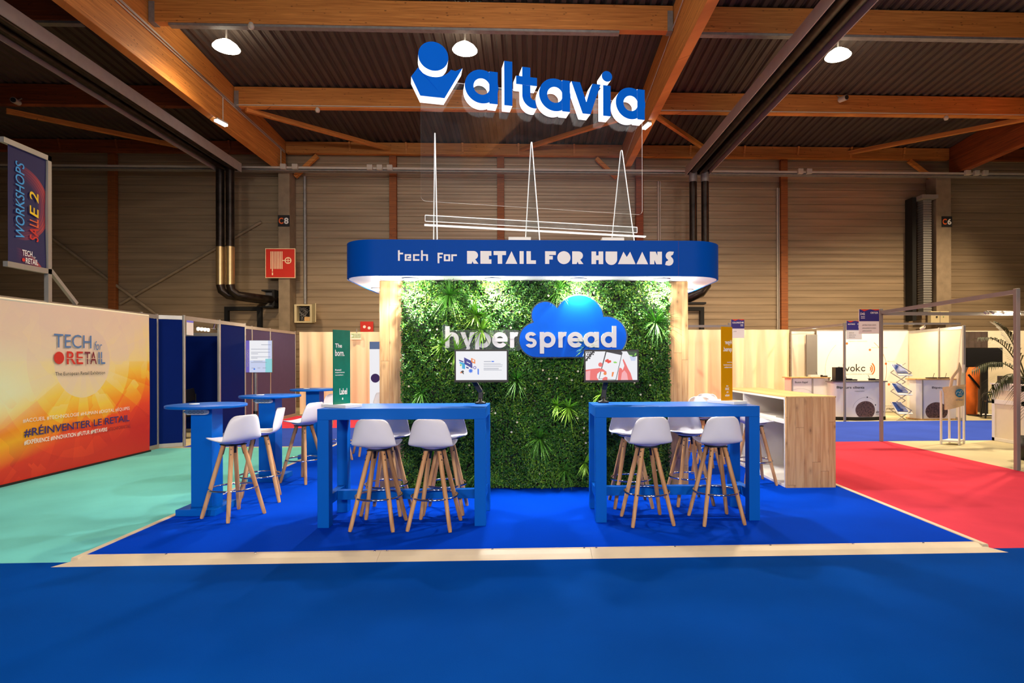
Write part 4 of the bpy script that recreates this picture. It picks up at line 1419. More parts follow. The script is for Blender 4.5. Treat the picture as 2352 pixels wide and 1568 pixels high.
m = M()
vs_, fs = [], []
n = 30
for i in range(n + 1):
    a = 0.06 - 0.265 * math.cos(PI * i / n)
    h_ = 0.235 * math.sin(PI * i / n)
    vs_ += [(a, on_arc(a) - 0.004, max(0.095, 0.27 - h_)), (a, on_arc(a) - 0.004, 0.27 + h_)]
fs = [(2 * i, 2 * i + 2, 2 * i + 3, 2 * i + 1) for i in range(n)]
m.add(vs_, fs, 'photo_dark')
m.build('photo', parent=t)
m = M()
class ArcFr:
    def p(self, a, b, n=0.0):
        return Vector((a, on_arc(a) - n, b))


af = ArcFr()
m.text(af, 'Bipeurs clients', (-0.63, 0.81, 0.02, 0.89), 'ink', 0.005, bold=0.02)
m.text(af, 'restauration', (-0.22, 0.75, 0.02, 0.78), 'ink_grey', 0.005)
m.text(af, 'alvoko', (0.36, 0.19, 0.62, 0.25), 'ink', 0.005, bold=0.01)
m.text(af, 'communications', (0.36, 0.15, 0.62, 0.165), 'ink_grey', 0.005)
m.ring(af, 0.06, 0.27, 0.33, 0.334, 'ink_grey', 0.005, 0.9, 3.0)
m.disc(af, 0.10, 0.605, 0.018, 'ink', 0.006, 12).disc(af, 0.34, 0.40, 0.018, 'ink', 0.006, 12)
m.build('lettering', parent=t)
t = thing('speaker_tower', 'black grille tower standing on the curved counter', 'device', (8.09, 14.75, 0.985))
m = M().box(-0.12, 0.12, -0.09, 0.09, 0.03, 0.36, 'black')
for i in range(8):
    m.box(-0.11, 0.11, -0.097, -0.09, 0.05 + i * 0.037, 0.07 + i * 0.037, 'ink_grey' if i == -1 else 'matt_black')
for i in range(6):
    m.box(-0.105 + i * 0.036, -0.09 + i * 0.036, -0.1, -0.096, 0.05, 0.34, 'matt_black')
m.build('body', parent=t)
M().box(-0.15, 0.14, -0.12, 0.1, 0, 0.03, 'ink').build('base', parent=t)
# zigzag brochure rack
t = thing('brochure_rack', 'zigzag brochure rack with three trays of blue brochures', 'rack', (9.70, 14.65, FL))
for k, z in enumerate((1.30, 0.80, 0.31)):
    tr = Fr((-0.02 - 0.0, 0.12 - 0.12, z), (1, 0, 0), (0, 0.45, 0.55))
    tray = M().prism(tr, [(-0.15, -0.16), (0.21, -0.16), (0.10, 0.2), (-0.19, 0.2)], 0, 0.008, 'ink_white').prism(tr, [(-0.13, -0.19), (0.24, -0.19), (0.24, -0.13), (-0.13, -0.13)], 0, 0.025, 'ink_white').build('tray', parent=t)
for s in (-1, 1):
    pts = [(0.20 * s if k % 2 == 0 else 0.20 * -s * 0.0 + (0.0), 0, 0) for k in range(2)]
    zz_ = [0.0, 0.26, 0.50, 0.75, 0.99, 1.24, 1.48]
    a = [(-0.20 if (k % 2 == 0) == (s < 0) else 0.20, 0.12 * s, z) for k, z in enumerate(zz_)]
    for p, q in zip(a[:-1], a[1:]):
        M().rod(p, q, 0.011, 'alu', n=8).build('strut', parent=t)
for k, z in enumerate((1.30, 0.80, 0.31)):
    tr = Fr((9.68, 14.65, z + FL), (1, 0, 0), (0, 0.45, 0.55))
    o = M().prism(tr, [(-0.12, -0.11), (0.16, -0.11), (0.07, 0.18), (-0.15, 0.18)], 0.010, 0.022, 'brochure').build('brochure_stack', origin=(9.68, 14.65, z + FL))
    tag(o, ['blue brochures in the top tray of the zigzag rack', 'blue brochures in the middle tray of the zigzag rack', 'blue brochures in the lowest tray of the zigzag rack'][k], 'brochures', 'brochures on the zigzag rack')
# third counter
t = thing('counter', 'white counter with yellow wooden top right of the brochure rack', 'counter', (10.75, 14.85, FL))
out3 = [(-0.62, 0.1), (-0.58, -0.1), (-0.48, -0.2), (0.58, -0.2), (0.58, 0.3), (-0.55, 0.3)]
M().prism(facing_up(), out3, 0.03, 1.04, 'ink_white').build('body', parent=t)
M().prism(facing_up(), [(x * 1.05, y * 1.08) for x, y in out3], 0.0, 0.03, 'pine').build('plinth', parent=t)
M().prism(facing_up(), [(x * 1.06, y * 1.1) for x, y in out3], 1.04, 1.075, 'pine_top').build('top', parent=t)
fr = facing_front(0, -0.201, 0)
M().text(fr, 'Bipeurs', (-0.22, 0.80, 0.18, 0.87), 'ink', 0.002, bold=0.015).box(-0.49, -0.46, -0.215, -0.2, 0.03, 1.04, 'alu').build('lettering', parent=t)
M().poly(fr, [(-0.10 + 0.30 * math.cos(2 * PI * i / 30), max(0.05, 0.22 + 0.24 * math.sin(2 * PI * i / 30))) for i in range(30)], 'photo_dark', 0.002).build('photo', parent=t)
for x, lb in [(10.62, 'flat black pager on the yellow wooden counter top'), (10.95, 'black pager with aerial on the yellow wooden counter top')]:
    t = thing('pager', lb, 'device', (x, 14.8, 1.04))
    M().box(-0.13, 0.13, -0.05, 0.05, 0, 0.03, 'black').build('body', parent=t, bevel=0.008)
    M().rod((0.05, 0.0, 0.03), (0.08, 0.0, 0.14), 0.006, 'black', n=6).build('aerial', parent=t)
# the booth with the television
tag(M().box(11.55, 15.9, 17.2, 17.23, FL, 2.42, 'cream').build('partition_wall', origin=(13.7, 17.2, FL)), 'cream rear wall behind the black television', 'booth wall')
m = M()
m.smooth = True
vs_, fs = [], []
for j in range(5):
    for i in range(21):
        vs_.append((12.85 + 0.8 * i / 20, 16.6 + 0.04 * math.sin(i * 1.3) * (1.2 - j * 0.2), FL + 0.02 + 2.38 * j / 4))
for j in range(4):
    for i in range(20):
        fs.append((j * 21 + i, j * 21 + i + 1, (j + 1) * 21 + i + 1, (j + 1) * 21 + i))
m.add(vs_, fs, 'cloth_dark')
tag(m.build('curtain', origin=(13.2, 16.6, FL)), 'dark brown curtain behind the black television', 'curtain')
t = thing('television', 'large black television in the booth behind the palm', 'television', (12.72, 15.6, FL))
M().box(-0.56, 0.50, -0.03, 0.03, 1.36, 1.90, 'tv').build('panel', parent=t, bevel=0.01)
M().box(-0.54, 0.48, -0.033, -0.03, 1.385, 1.885, 'black').build('screen', parent=t)
M().box(-0.10, 0.10, 0.0, 0.05, 0.03, 1.4, 'black').build('stand', parent=t)
M().box(-0.35, 0.35, -0.15, 0.2, 0, 0.03, 'black').build('base', parent=t)
t = thing('draped_cloth', 'bright orange cloth draped below the black television', 'cloth', (12.65, 16.0, FL))
m = M()
m.smooth = True
prof = [(-0.17, 0.02), (-0.16, 0.4), (-0.13, 0.8), (-0.22, 1.05), (-0.05, 1.3), (0.02, 1.38)]
vs_, fs = [], []
for j, (hw, z) in enumerate([(0.16, 0.0), (0.17, 0.35), (0.16, 0.7), (0.25, 0.95), (0.20, 1.15), (0.11, 1.34), (0.03, 1.38)]):
    for i in range(16):
        a = 2 * PI * i / 16
        vs_.append((hw * math.cos(a) + (0.05 if z > 0.9 else 0) * z, 0.14 * math.sin(a) * (1 + 0.2 * math.sin(3 * a + j)), z))
for j in range(6):
    for i in range(16):
        fs.append((j * 16 + i, j * 16 + (i + 1) % 16, (j + 1) * 16 + (i + 1) % 16, (j + 1) * 16 + i))
m.add(vs_, fs, 'cloth_orange')
m.build('cloth', parent=t)
M().obox((-0.2, -0.15, 1.15), (0.15, -0.2, 0.7), 0.03, 0.05, 'black').build('strap', parent=t)
t = thing('garden_chair', 'black plastic armchair with high back in front of the orange cloth', 'chair', (12.55, 15.0, FL), -0.5)
M().box(-0.24, 0.24, -0.24, 0.24, 0.42, 0.46, 'black').build('seat', parent=t, bevel=0.02)
m = M()
for i in range(5):
    m.obox((0.24, -0.2 + 0.1 * i, 0.46), (0.30, -0.2 + 0.1 * i, 0.92), 0.05, 0.02, 'black', up=(1, 0, 0))
m.obox((0.30, -0.24, 0.92), (0.30, 0.24, 0.92), 0.03, 0.08, 'black')
m.build('backrest', parent=t)
for s in (-1, 1):
    M().tube([(0.27, 0.25 * s, 0.66), (-0.1, 0.28 * s, 0.68), (-0.24, 0.27 * s, 0.62), (-0.24, 0.25 * s, 0.44)], 0.02, 'black').build('armrest', parent=t)
    for dx in (-0.25, 0.27):
        M().rod((dx, 0.24 * s, 0.44), (dx * 1.15, 0.27 * s, 0), 0.022, 'black').build('leg', parent=t)
m = M()
m.tube([(0, 0, 0.02), (0.15, 0.05, 0.04), (0.32, 0.0, 0.02), (0.5, 0.1, 0.03)], 0.03, 'ink_white')
tag(m.build('cable', loc=(12.5, 15.5, FL)), 'white cable heap on the floor below the orange cloth', 'cable')

# tote bag booth in front
t = thing('display_stand', 'white square display stand holding the canvas tote bag', 'stand', (7.90, 10.47, FL))
for dx, dy, h in [(-0.24, -0.05, 1.0), (0.0, -0.19, 1.50), (0.06, 0.14, 1.0), (0.25, 0.02, 1.48)]:
    M().box(dx - 0.014, dx + 0.014, dy - 0.014, dy + 0.014, 0, h, 'ink_white').build('post', parent=t)
M().prism(facing_up(), [(-0.24, -0.05), (0.0, -0.19), (0.25, 0.02), (0.06, 0.14)], 0.05, 0.08, 'ink_white').build('base', parent=t)
M().obox((0.0, -0.19, 1.32), (0.25, 0.02, 1.32), 0.02, 0.03, 'ink_white').build('crossbar', parent=t)
M().prism(Fr((0.0, -0.19, 0), (0.25, 0.21, 0), (0, 0, 1)), [(0.02, 1.0), (0.31, 1.0), (0.31, 1.30), (0.02, 1.30)], -0.005, 0.005, 'ink_white').build('panel', parent=t)
t = thing('tote_bag', 'cream canvas tote bag with a round blue print', 'bag', (7.75, 10.20, 0.66))
m = M()
m.smooth = True
vs_, fs = [], []
for j in range(9):
    for i in range(13):
        a, b = i / 12 - 0.5, j / 8
        wdt = 0.36 + 0.04 * (b > 0.8)
        d = -0.035 * (1 - (2 * a) ** 2) * (1 - b * 0.5) + 0.008 * math.sin(5 * a + 7 * b)
        vs_.append((a * wdt + 0.02 * b * (1 if a > 0 else -1) * abs(a), d, b * 0.40 + 0.03 * a * (1 - b) + 0.05 * a))
for j in range(8):
    for i in range(12):
        fs.append((j * 13 + i, j * 13 + i + 1, (j + 1) * 13 + i + 1, (j + 1) * 13 + i))
m.add(vs_, fs, 'canvas')
m.add([(x, 0.015, z) for x, y, z in vs_], [f[::-1] for f in fs], 'canvas')
m.build('body', parent=t)
for dx in (0.0, 0.03):
    M().tube([(-0.10 + dx, -0.02, 0.38), (-0.07 + dx, -0.02, 0.55), (0.08 + dx, 0.03, 0.70), (0.15, 0.08, 0.82)], 0.014, 'canvas', n=6).tube(
        [(0.15, 0.08, 0.82), (0.12 + dx, 0.03, 0.7), (0.05 + dx, -0.02, 0.4)], 0.014, 'canvas', n=6).build('handle', parent=t)
fr = facing_front(0.03, -0.05, 0.0)
m = M().disc(fr, 0.03, 0.27, 0.078, 'bag_blue', 0.0).ring(fr, 0.0, 0.26, 0.03, 0.036, 'ink_white', 0.002, 0, 3.5).ring(fr, 0.06, 0.29, 0.02, 0.026, 'ink_white', 0.002).rect(fr, 0.0, 0.23, 0.08, 0.24, 'ink_white', 0.002)
m.text(fr, 'critizr', (-0.04, 0.135, 0.10, 0.165), 'bag_blue', 0.0)
m.build('print', parent=t)
t = thing('counter', 'white panelled counter beside the palm, right edge', 'counter', (9.05, 10.45, FL), 0)
M().box(0, 0.55, -0.28, 0.45, 0, 1.09, 'cream').box(-0.02, 0, -0.28, -0.22, 0, 1.09, 'ink_white').box(-0.02, 0, 0.39, 0.45, 0, 1.09, 'ink_white').box(-0.02, 0, -0.28, 0.45, 0.98, 1.09, 'ink_white').box(
    -0.02, 0, -0.28, 0.45, 0.72, 0.80, 'ink_white').box(-0.02, 0, -0.28, 0.45, 0, 0.06, 'ink_white').build('body', parent=t)
M().box(-0.04, 0.57, -0.30, 0.47, 1.09, 1.115, 'ink_white').build('top', parent=t)
tag(M().box(9.10, 9.5, 10.3, 10.86, 1.0795, 1.22, 'black').build('printer', origin=(9.3, 10.55, 1.0795), bevel=0.01), 'black flat box on the white panelled counter', 'box')
t = thing('lamp_rail', 'rail with three glowing spot lamps above the palm', 'lamp', (8.85, 10.80, 2.44))
M().rod((0, 0, 0.03), (0.75, 0, 0.02), 0.012, 'galv').build('rail', parent=t)
for x in (0.21, 0.41, 0.63):
    M().lathe([(0.001, -0.035), (0.018, -0.03), (0.024, -0.01), (0.02, 0.01), (0.01, 0.02)], 0, 0, 'bulb', n=12).build('bulb', parent=t, loc=(x, -0.02, -0.01))
for x in (-0.05, 0.0, 0.1, 0.3, 0.52):
    M().rod((x, 0, 0.02), (x + 0.03, -0.03, -0.02), 0.022, 'alu', n=8).build('lamp_head', parent=t)
# partition at the very right edge
t = thing('partition_wall', 'cream panel with a blue lower board at the extreme right edge', 'booth wall', (7.02, 6.9, FL))
M().box(-0.008, 0.008, -0.9, 0.96, 0.0, 1.0, 'navy').build('lower_board', parent=t)
M().box(-0.008, 0.008, -0.9, 0.96, 1.0, 2.45, 'cream').build('board', parent=t)

# palm
def frond(root, tip, lift, n, length, seed):
    r = random.Random(seed)
    m = M()
    root, tip = Vector(root), Vector(tip)
    pts = []
    for i in range(13):
        s = i / 12
        p = root.lerp(tip, s)
        p.z += lift * 4 * s * (1 - s) * (1 - 0.3 * s)
        pts.append(p)
    m.tube(pts, [0.011 - 0.008 * i / 12 for i in range(13)], 'palm', n=6)
    for i in range(n):
        s = 0.22 + 0.78 * i / (n - 1)
        k = min(11, int(s * 12))
        p = pts[k].lerp(pts[k + 1], s * 12 - k)
        d = (pts[k + 1] - pts[k]).normalized()
        side = d.cross(Vector((0, 0, 1))).normalized()
        for sg in (-1, 1):
            L = length * (1 - 0.55 * abs(2 * s - 0.9)) * r.uniform(0.85, 1.1)
            v = (side * sg * 0.72 + d * 0.75 + Vector((0, 0, -0.12))).normalized()
            w_ = Vector((0, 0, 1)).cross(v).normalized() * 0.011
            q1 = p + v * L * 0.5
            q2 = p + v * L + Vector((0, 0, -0.28 * L))
            m.add([p - w_ * 0.4, p + w_ * 0.4, q1 + w_, q1 - w_, q2], [(0, 1, 2, 3), (3, 2, 4)], 'palm')
    return m


t = thing('potted_palm', 'tall potted palm with arching fronds at the right edge', 'plant', (7.85, 8.75, FL))
crown = (-0.02, 0.0, 1.15)
for k, (tip, lift) in enumerate([((-0.80, 0.0, 1.92), 0.30), ((-0.95, -0.05, 1.42), 0.28), ((-0.45, 0.1, 2.15), 0.25), ((0.4, -0.3, 1.95), 0.25), ((-0.75, -0.1, 1.05), 0.28), ((0.6, 0.3, 1.6), 0.3), ((0.1, -0.7, 1.5), 0.3),
                                  ((-0.35, -0.35, 0.75), 0.35)]):
    frond(crown, tip, lift, 22, 0.42, k).build('frond', parent=t)
M().tube([(0, 0, 0.3), (0.0, 0.01, 0.8), (-0.02, 0, 1.2)], [0.05, 0.035, 0.025], 'cloth_dark', n=10).build('trunk', parent=t)
M().lathe([(0.001, 0), (0.14, 0), (0.19, 0.36), (0.17, 0.36), (0.16, 0.30), (0.001, 0.30)], 0, 0, 'black', n=24).build('pot', parent=t)


# ================================================================== THE STAND
# raised floor and its bevelled ramp edges
o = M().box(-3.55, 3.77, 4.68, 10.9, FL, 0.0, 'carpet_stand').build('floor_platform', origin=(0.1, 7.8, FL))
tag(o, 'bright blue carpeted floor of the stand inside the pale edge strips', 'carpet', None, 'structure')
t = thing('edge_strip', 'wide pale ramp strip along the front of the blue stand', 'edge strip', (0.1, 4.6, FL))
m = M()
for x0, x1 in [(-3.56, -1.2), (-1.2, 0.5), (0.5, 3.79)]:
    lx0 = x0 - 0.12 if x0 < -3 else x0 + 0.001
    rx1 = x1 + 0.12 if x1 > 3 else x1 - 0.001
    vs_ = [(lx0, 4.555, FL), (rx1, 4.555, FL), (x1 - 0.001, 4.62, -0.012), (x0 + 0.001, 4.62, -0.012), (x1 - 0.001, 4.685, 0.004), (x0 + 0.001, 4.685, 0.004), (x1 - 0.001, 4.72, 0.004), (x0 + 0.001, 4.72, 0.004), (x1, 4.72, FL), (x0, 4.72, FL)]
    m.add(vs_, [(0, 1, 2, 3), (3, 2, 4, 5), (5, 4, 6, 7), (7, 6, 8, 9), (0, 3, 5, 7, 9), (1, 8, 6, 4, 2)], 'edge')
m.build('strip', parent=t, loc=(-0.1, -4.6, -FL))
for x in (-2.9, -2.2, -1.25, -1.15, -0.3, 0.45, 0.55, 1.2, 2.0, 2.7, 3.3):
    M().lathe([(0.009, 0.0), (0.009, 0.003), (0.001, 0.004)], 0, 0, 'chrome', n=8).build('screw', parent=t, loc=(x - 0.1, 4.70 - 4.6, -FL + 0.004))
for x0, x1, lb in [(-3.60, -3.53, 'narrow pale edge strip between the turquoise carpet and the stand'), (3.75, 3.82, 'narrow pale edge strip between the pink carpet and the stand')]:
    m = M().add([(x0, 4.64, FL), (x1, 4.64, FL), (x1, 10.93, FL), (x0, 10.93, FL), (x0 + 0.012, 4.64, 0.006), (x1 - 0.012, 4.64, 0.006), (x1 - 0.012, 10.93, 0.006), (x0 + 0.012, 10.93, 0.006)],
                [(0, 1, 5, 4), (1, 2, 6, 5), (2, 3, 7, 6), (3, 0, 4, 7), (4, 5, 6, 7)], 'edge')
    tag(m.build('edge_strip', origin=((x0 + x1) / 2, 7.8, FL)), lb, 'edge strip')
tag(M().box(-3.53, 3.75, 10.86, 10.93, FL, 0.006, 'edge').build('edge_strip', origin=(0.1, 10.9, FL)), 'pale edge strip along the back of the stand', 'edge strip')

# wooden cabin
t = thing('cabin', 'pine clad cabin carrying the canopy behind the green wall', 'cabin', (0.08, 7.6, 0))
M().box(-1.885, -1.58, -0.58, 0.75, 0, 2.51, 'pine').box(1.63, 1.885, -0.58, 0.75, 0, 2.51, 'pine').box(-1.58, 1.63, -0.54, 0.75, 0, 2.51, 'pine').build('cladding', parent=t, bevel=0.004)

# canopy: rounded rectangle
def rounded(x0, x1, y0, y1, r, n=14):
    pts = []
    for cx, cy, a0 in ((x1 - r, y1 - r, 0), (x0 + r, y1 - r, PI / 2), (x0 + r, y0 + r, PI), (x1 - r, y0 + r, 1.5 * PI)):
        for i in range(n + 1):
            a = a0 + PI / 2 * i / n
            pts.append((cx + r * math.cos(a), cy + r * math.sin(a)))
    return pts


CX, CY = 0.076, 7.62
can = thing('canopy', 'blue canopy with rounded corners reading RETAIL FOR HUMANS', 'canopy', (CX, CY, 2.51))
up = facing_up()
rr = rounded(-2.245, 2.245, -1.02, 1.02, 0.42)
m = M()
k = len(rr)
m.smooth = True
m.add([(x, y, 0.0) for x, y in rr] + [(x, y, 0.415) for x, y in rr], [(i, (i + 1) % k, k + (i + 1) % k, k + i) for i in range(k)], 'fascia')
m.smooth = False
m.add([(x, y, 0.415) for x, y in rr], [tuple(range(k))], 'white')
m.build('fascia', parent=can)
m = M()
inner = rounded(-2.225, 2.225, -1.0, 1.0, 0.40)
m.prism(up, inner, 0.003, 0.02, 'soffit')
m.build('soffit', parent=can)
M().box(1.66, 1.664, -1.0215, -1.0195, 0.005, 0.41, 'ink_navy').build('joint', parent=can)
# fascia lettering: block letters drawn on a grid of the fascia (pixel units: a to the right, b down)
UN = 0.005 / 3.0947


def fx(a):
    return -1.484 - CX + (900 - 914 + a / 3.0947) * 0.005


def fz(b):
    return 2.797 - 2.51 - (540 - 576 + b / 3.0947) * 0.0049


ff = facing_front(0, -1.0205, 0)


LIFT = [0.0015]


def fp(m, pts):
    LIFT[0] += 0.00004
    m.poly(ff, [(fx(a), fz(b)) for a, b in pts][::-1], 'ink_white', LIFT[0])


def fr_(m, a0, b0, a1, b1):
    LIFT[0] += 0.00004
    m.rect(ff, fx(a0), fz(b1), fx(a1), fz(b0), "ink_white", LIFT[0])


def arcpts(cx, cy, rx, ry, t0, t1, n=14):
    return [(cx + rx * math.cos(t0 + (t1 - t0) * i / n), cy + ry * math.sin(t0 + (t1 - t0) * i / n)) for i in range(n + 1)]


m = M()
def sm_(m, a0, b0, a1, b1):
    fr_(m, a0 - 1.3, b0 - 1.3, a1 + 1.3, b1 + 1.3)


# "tech"
sm_(m, 45, 110, 55, 183); sm_(m, 55, 127, 78, 137)
sm_(m, 92, 138, 102, 183); sm_(m, 102, 138, 134, 147); sm_(m, 124, 147, 134, 166); sm_(m, 112, 158, 124, 166); sm_(m, 102, 174, 134, 183)
sm_(m, 150, 138, 160, 183); sm_(m, 160, 138, 192, 147); sm_(m, 160, 174, 192, 183)
sm_(m, 206, 110, 216, 183); sm_(m, 216, 138, 252, 147); sm_(m, 242, 147, 252, 183)
# "for"
sm_(m, 322, 127, 332, 200); sm_(m, 332, 127, 357, 137); sm_(m, 332, 154, 350, 163)
sm_(m, 366, 138, 376, 185); sm_(m, 376, 138, 408, 147); sm_(m, 398, 147, 408, 185); sm_(m, 376, 176, 398, 185)
sm_(m, 418, 138, 428, 185); sm_(m, 428, 138, 455, 148)


def R_(a):
    fp(m, [(a, 112), (a + 46, 112)] + arcpts(a + 46, 143, 31, 31, -PI / 2, PI / 2.6) + [(a + 80, 204), (a + 46, 204), (a + 38, 186), (a + 32, 204), (a, 204)])


R_(528)
fp(m, [(622, 112), (700, 112), (700, 146), (682, 146), (682, 172), (700, 172), (700, 204), (622, 204)])
fr_(m, 715, 112, 803, 141); fr_(m, 744, 141, 776, 204)
fp(m, [(799, 204), (842, 112), (883, 204)])
fr_(m, 899, 112, 928, 204)
fr_(m, 948, 112, 979, 204); fr_(m, 979, 178, 1015, 204)
fr_(m, 1080, 112, 1110, 204); fr_(m, 1110, 112, 1157, 139); fr_(m, 1110, 146, 1135, 172)
fp(m, arcpts(1214, 158, 47, 47, 0, 2 * PI * 27 / 28, 27))
R_(1273)
fr_(m, 1411, 112, 1444, 204); fr_(m, 1462, 112, 1495, 204); fr_(m, 1444, 141, 1462, 175)
fp(m, [(1512, 112), (1595, 112), (1595, 168)] + arcpts(1553, 168, 42, 42, 0, PI) + [(1512, 112)])
fp(m, [(1600, 204), (1640, 113), (1664, 152), (1688, 113), (1727, 204)])
fp(m, [(1733, 204), (1775, 113), (1817, 204)])
fp(m, [(1830, 112), (1872, 112), (1884, 140), (1884, 112), (1917, 112), (1917, 204), (1876, 204), (1862, 172), (1862, 204), (1830, 204)])
fp(m, arcpts(1976, 142, 32, 32, PI * 0.5, PI * 1.5) + [(2004, 112), (1996, 134), (1982, 142)])
fp(m, arcpts(1966, 180, 34, 34, -PI * 0.5, PI * 0.6) + [(1940, 208), (1946, 184), (1962, 176)])
fp(m, [(1950, 150), (1980, 142), (1996, 170), (1966, 182)])
m.build('lettering', parent=can)
for i, (x, y) in enumerate(SPOTS):
    s = thing('downlight', ['round downlight at the left end of the canopy front', 'second round downlight from the left under the canopy front', 'third round downlight from the left under the canopy front',
                            'round downlight at the right end of the canopy front', 'round downlight on the left underside, beside the cabin', 'round downlight on the right underside, beside the cabin'][i], 'lamp', (x, y, 2.513), 0, 'recessed canopy downlights')
    M().lathe([(0.098, 0.0), (0.098, -0.010), (0.088, -0.014)], 0, 0, 'white', n=28).build('trim_ring', parent=s)
    M().lathe([(0.088, -0.010), (0.082, -0.022), (0.04, -0.030), (0.001, -0.031)], 0, 0, 'spot', n=28).build('diffuser', parent=s)

# ------------------------------------------------------------------ the plant wall
gw = thing('green_wall', 'artificial green plant wall between the two pine uprights', 'plant wall', (0.095, 7.0, 0))
M().box(-1.60, 1.61, -0.02, 0.055, 0.0, 2.505, 'matt_black').build('backing', parent=gw)
rs = np.random.RandomState(11)
N = 64000
px_ = rs.uniform(-1.62, 1.625, N)
pz_ = rs.uniform(0.015, 2.50, N)
# soft bulges: cushions of boxwood mats
def bumps(x, z):
    return 0.035 * np.sin(x * 9.1 + 1.3 * np.sin(z * 5.0)) * np.sin(z * 8.3 + 1.7 * np.sin(x * 4.1)) + 0.018 * np.sin(x * 23 + z * 17) + 0.012 * np.sin(x * 41 - z * 37)
dep = 0.075 + bumps(px_, pz_) - np.abs(rs.normal(0, 0.03, N))
dep = np.maximum(dep, -0.005)
c0 = np.stack([px_, -0.02 - dep, pz_], 1)
nrm = rs.normal(0, 0.75, (N, 3)); nrm[:, 1] = -np.abs(nrm[:, 1]) - 0.55; nrm[:, 2] += 0.45
nrm /= np.linalg.norm(nrm, axis=1)[:, None]
rv = rs.normal(0, 1, (N, 3))
ax = np.cross(nrm, rv); ax /= np.linalg.norm(ax, axis=1)[:, None]
bx = np.cross(nrm, ax)
L = rs.uniform(0.011, 0.021, N)[:, None]; W = L * rs.uniform(0.42, 0.62, N)[:, None]
fold = nrm * (W * 0.45)
V = np.stack([c0 - ax * L, c0 + bx * W + fold, c0 + ax * L, c0 - bx * W + fold], 1).reshape(-1, 3)
F = np.stack([np.arange(N) * 4, np.arange(N) * 4 + 1, np.arange(N) * 4 + 2, np.arange(N) * 4, np.arange(N) * 4 + 2, np.arange(N) * 4 + 3], 1).reshape(-1, 3)
me = bpy.data.meshes.new('foliage')
me.from_pydata(V.tolist(), [], F.tolist())
me.materials.append(MT['leaf'])
u = rs.rand(N)
pat = 0.5 + 0.5 * np.sin(px_ * 5.3 + 2.0 * np.sin(pz_ * 3.1)) * np.sin(pz_ * 4.7 + px_ * 2.0)
u = np.clip(u * 0.75 + pat * 0.25, 0, 1)
dark, mid, lite = np.array([0.008, 0.048, 0.010]), np.array([0.040, 0.165, 0.018]), np.array([0.24, 0.42, 0.035])
col = np.where(u[:, None] < 0.6, dark + (mid - dark) * (u[:, None] / 0.6), mid + (lite - mid) * ((u[:, None] - 0.6) / 0.4))
pale = rs.rand(N) < 0.003
col[pale] = np.array([0.55, 0.55, 0.32])
col4 = np.concatenate([col, np.ones((N, 1))], 1)
at = me.color_attributes.new('leaf_tint', 'FLOAT_COLOR', 'POINT')
at.data.foreach_set('color', np.repeat(col4, 4, axis=0).astype(np.float32).ravel())
me.update()
fo = bpy.data.objects.new('foliage', me)
scene.collection.objects.link(fo)
fo.parent = gw
fo['kind'] = 'stuff'


def blades(n, length, width, spread, droop, mat, seed, tipcol=None):
    r = random.Random(seed)
    m = M()
    m.smooth = True
    for i in range(n):
        a = r.uniform(0, 2 * PI)
        t_ = r.uniform(0.15, 1.0) * spread
        d = Vector((math.cos(a) * math.sin(t_), -math.cos(t_), math.sin(a) * math.sin(t_)))
        L_ = length * r.uniform(0.65, 1.1)
        side = d.cross(Vector((0.2, 0.3, 1))).normalized()
        vs__, k_ = [], 5
        for j in range(k_ + 1):
            s = j / k_
            p = d * L_ * s + Vector((0, 0, -droop * L_ * s * s)) + Vector((math.cos(a), 0, math.sin(a))) * (0.12 * L_ * s * s)
            p.y = min(p.y, -0.005)
            w_ = width * (1 - s) ** 0.7 * (0.6 + 0.8 * s if s < 0.5 else 1.0)
            vs__ += [p - side * w_, p + side * w_]
        m.add(vs__, [(2 * j, 2 * j + 1, 2 * j + 3, 2 * j + 2) for j in range(k_)], mat)
    return m


TX = lambda u_: (u_ - 1218) * 0.00525 - 0.04       # photo columns laid over the wall front, local x
TZ = lambda v_: 1.54 + (828 - v_) * 0.00525
for k, (u_, v_, ln, n) in enumerate([(1028, 678, 0.24, 60), (1275, 668, 0.19, 55), (1500, 742, 0.26, 60), (1180, 872, 0.20, 45), (1232, 1005, 0.24, 60), (1340, 800, 0.20, 40), (965, 900, 0.16, 30),
                                     (1100, 1075, 0.2, 45), (1290, 1080, 0.18, 40), (1450, 990, 0.16, 30)]):
    blades(int(n * 2.0), ln * 1.3, 0.006, 1.47, 0.30, 'blade', k).build('grass_tuft', parent=gw, loc=(TX(u_), -0.03 if k == 1 else -0.11, TZ(v_)))
for k, (u_, v_, ln, n) in enumerate([(1088, 724, 0.14, 30), (1102, 757, 0.13, 26), (1012, 792, 0.12, 22), (1042, 806, 0.13, 24), (1298, 935, 0.16, 30), (1272, 930, 0.11, 20), (1335, 1062, 0.13, 24), (1372, 905, 0.11, 18),
                                     (990, 1030, 0.12, 20)]):
    blades(int(n * 1.5), ln * 1.65, 0.016, 1.5, 0.16, 'rosette', 50 + k).build('rosette_plant', parent=gw, loc=(TX(u_), -0.13, TZ(v_)))
m = M()
for i in range(60):
    x, z = rs.uniform(-1.58, 1.58), rs.uniform(0.5, 2.46)
    y = -0.10 - 0.035 * rs.rand()
    for j in range(5):
        a = 2 * PI * j / 5 + i
        q = Vector((x, y, z))
        d = Vector((math.cos(a), -0.35, math.sin(a))) * 0.014
        s = Vector((-math.sin(a), 0, math.cos(a))) * 0.007
        m.add([q, q + d * 0.6 + s, q + d, q + d * 0.6 - s], [(0, 1, 2, 3)], 'petal')
fl_ = m.build('blossom', parent=gw)
fl_['kind'] = 'stuff'

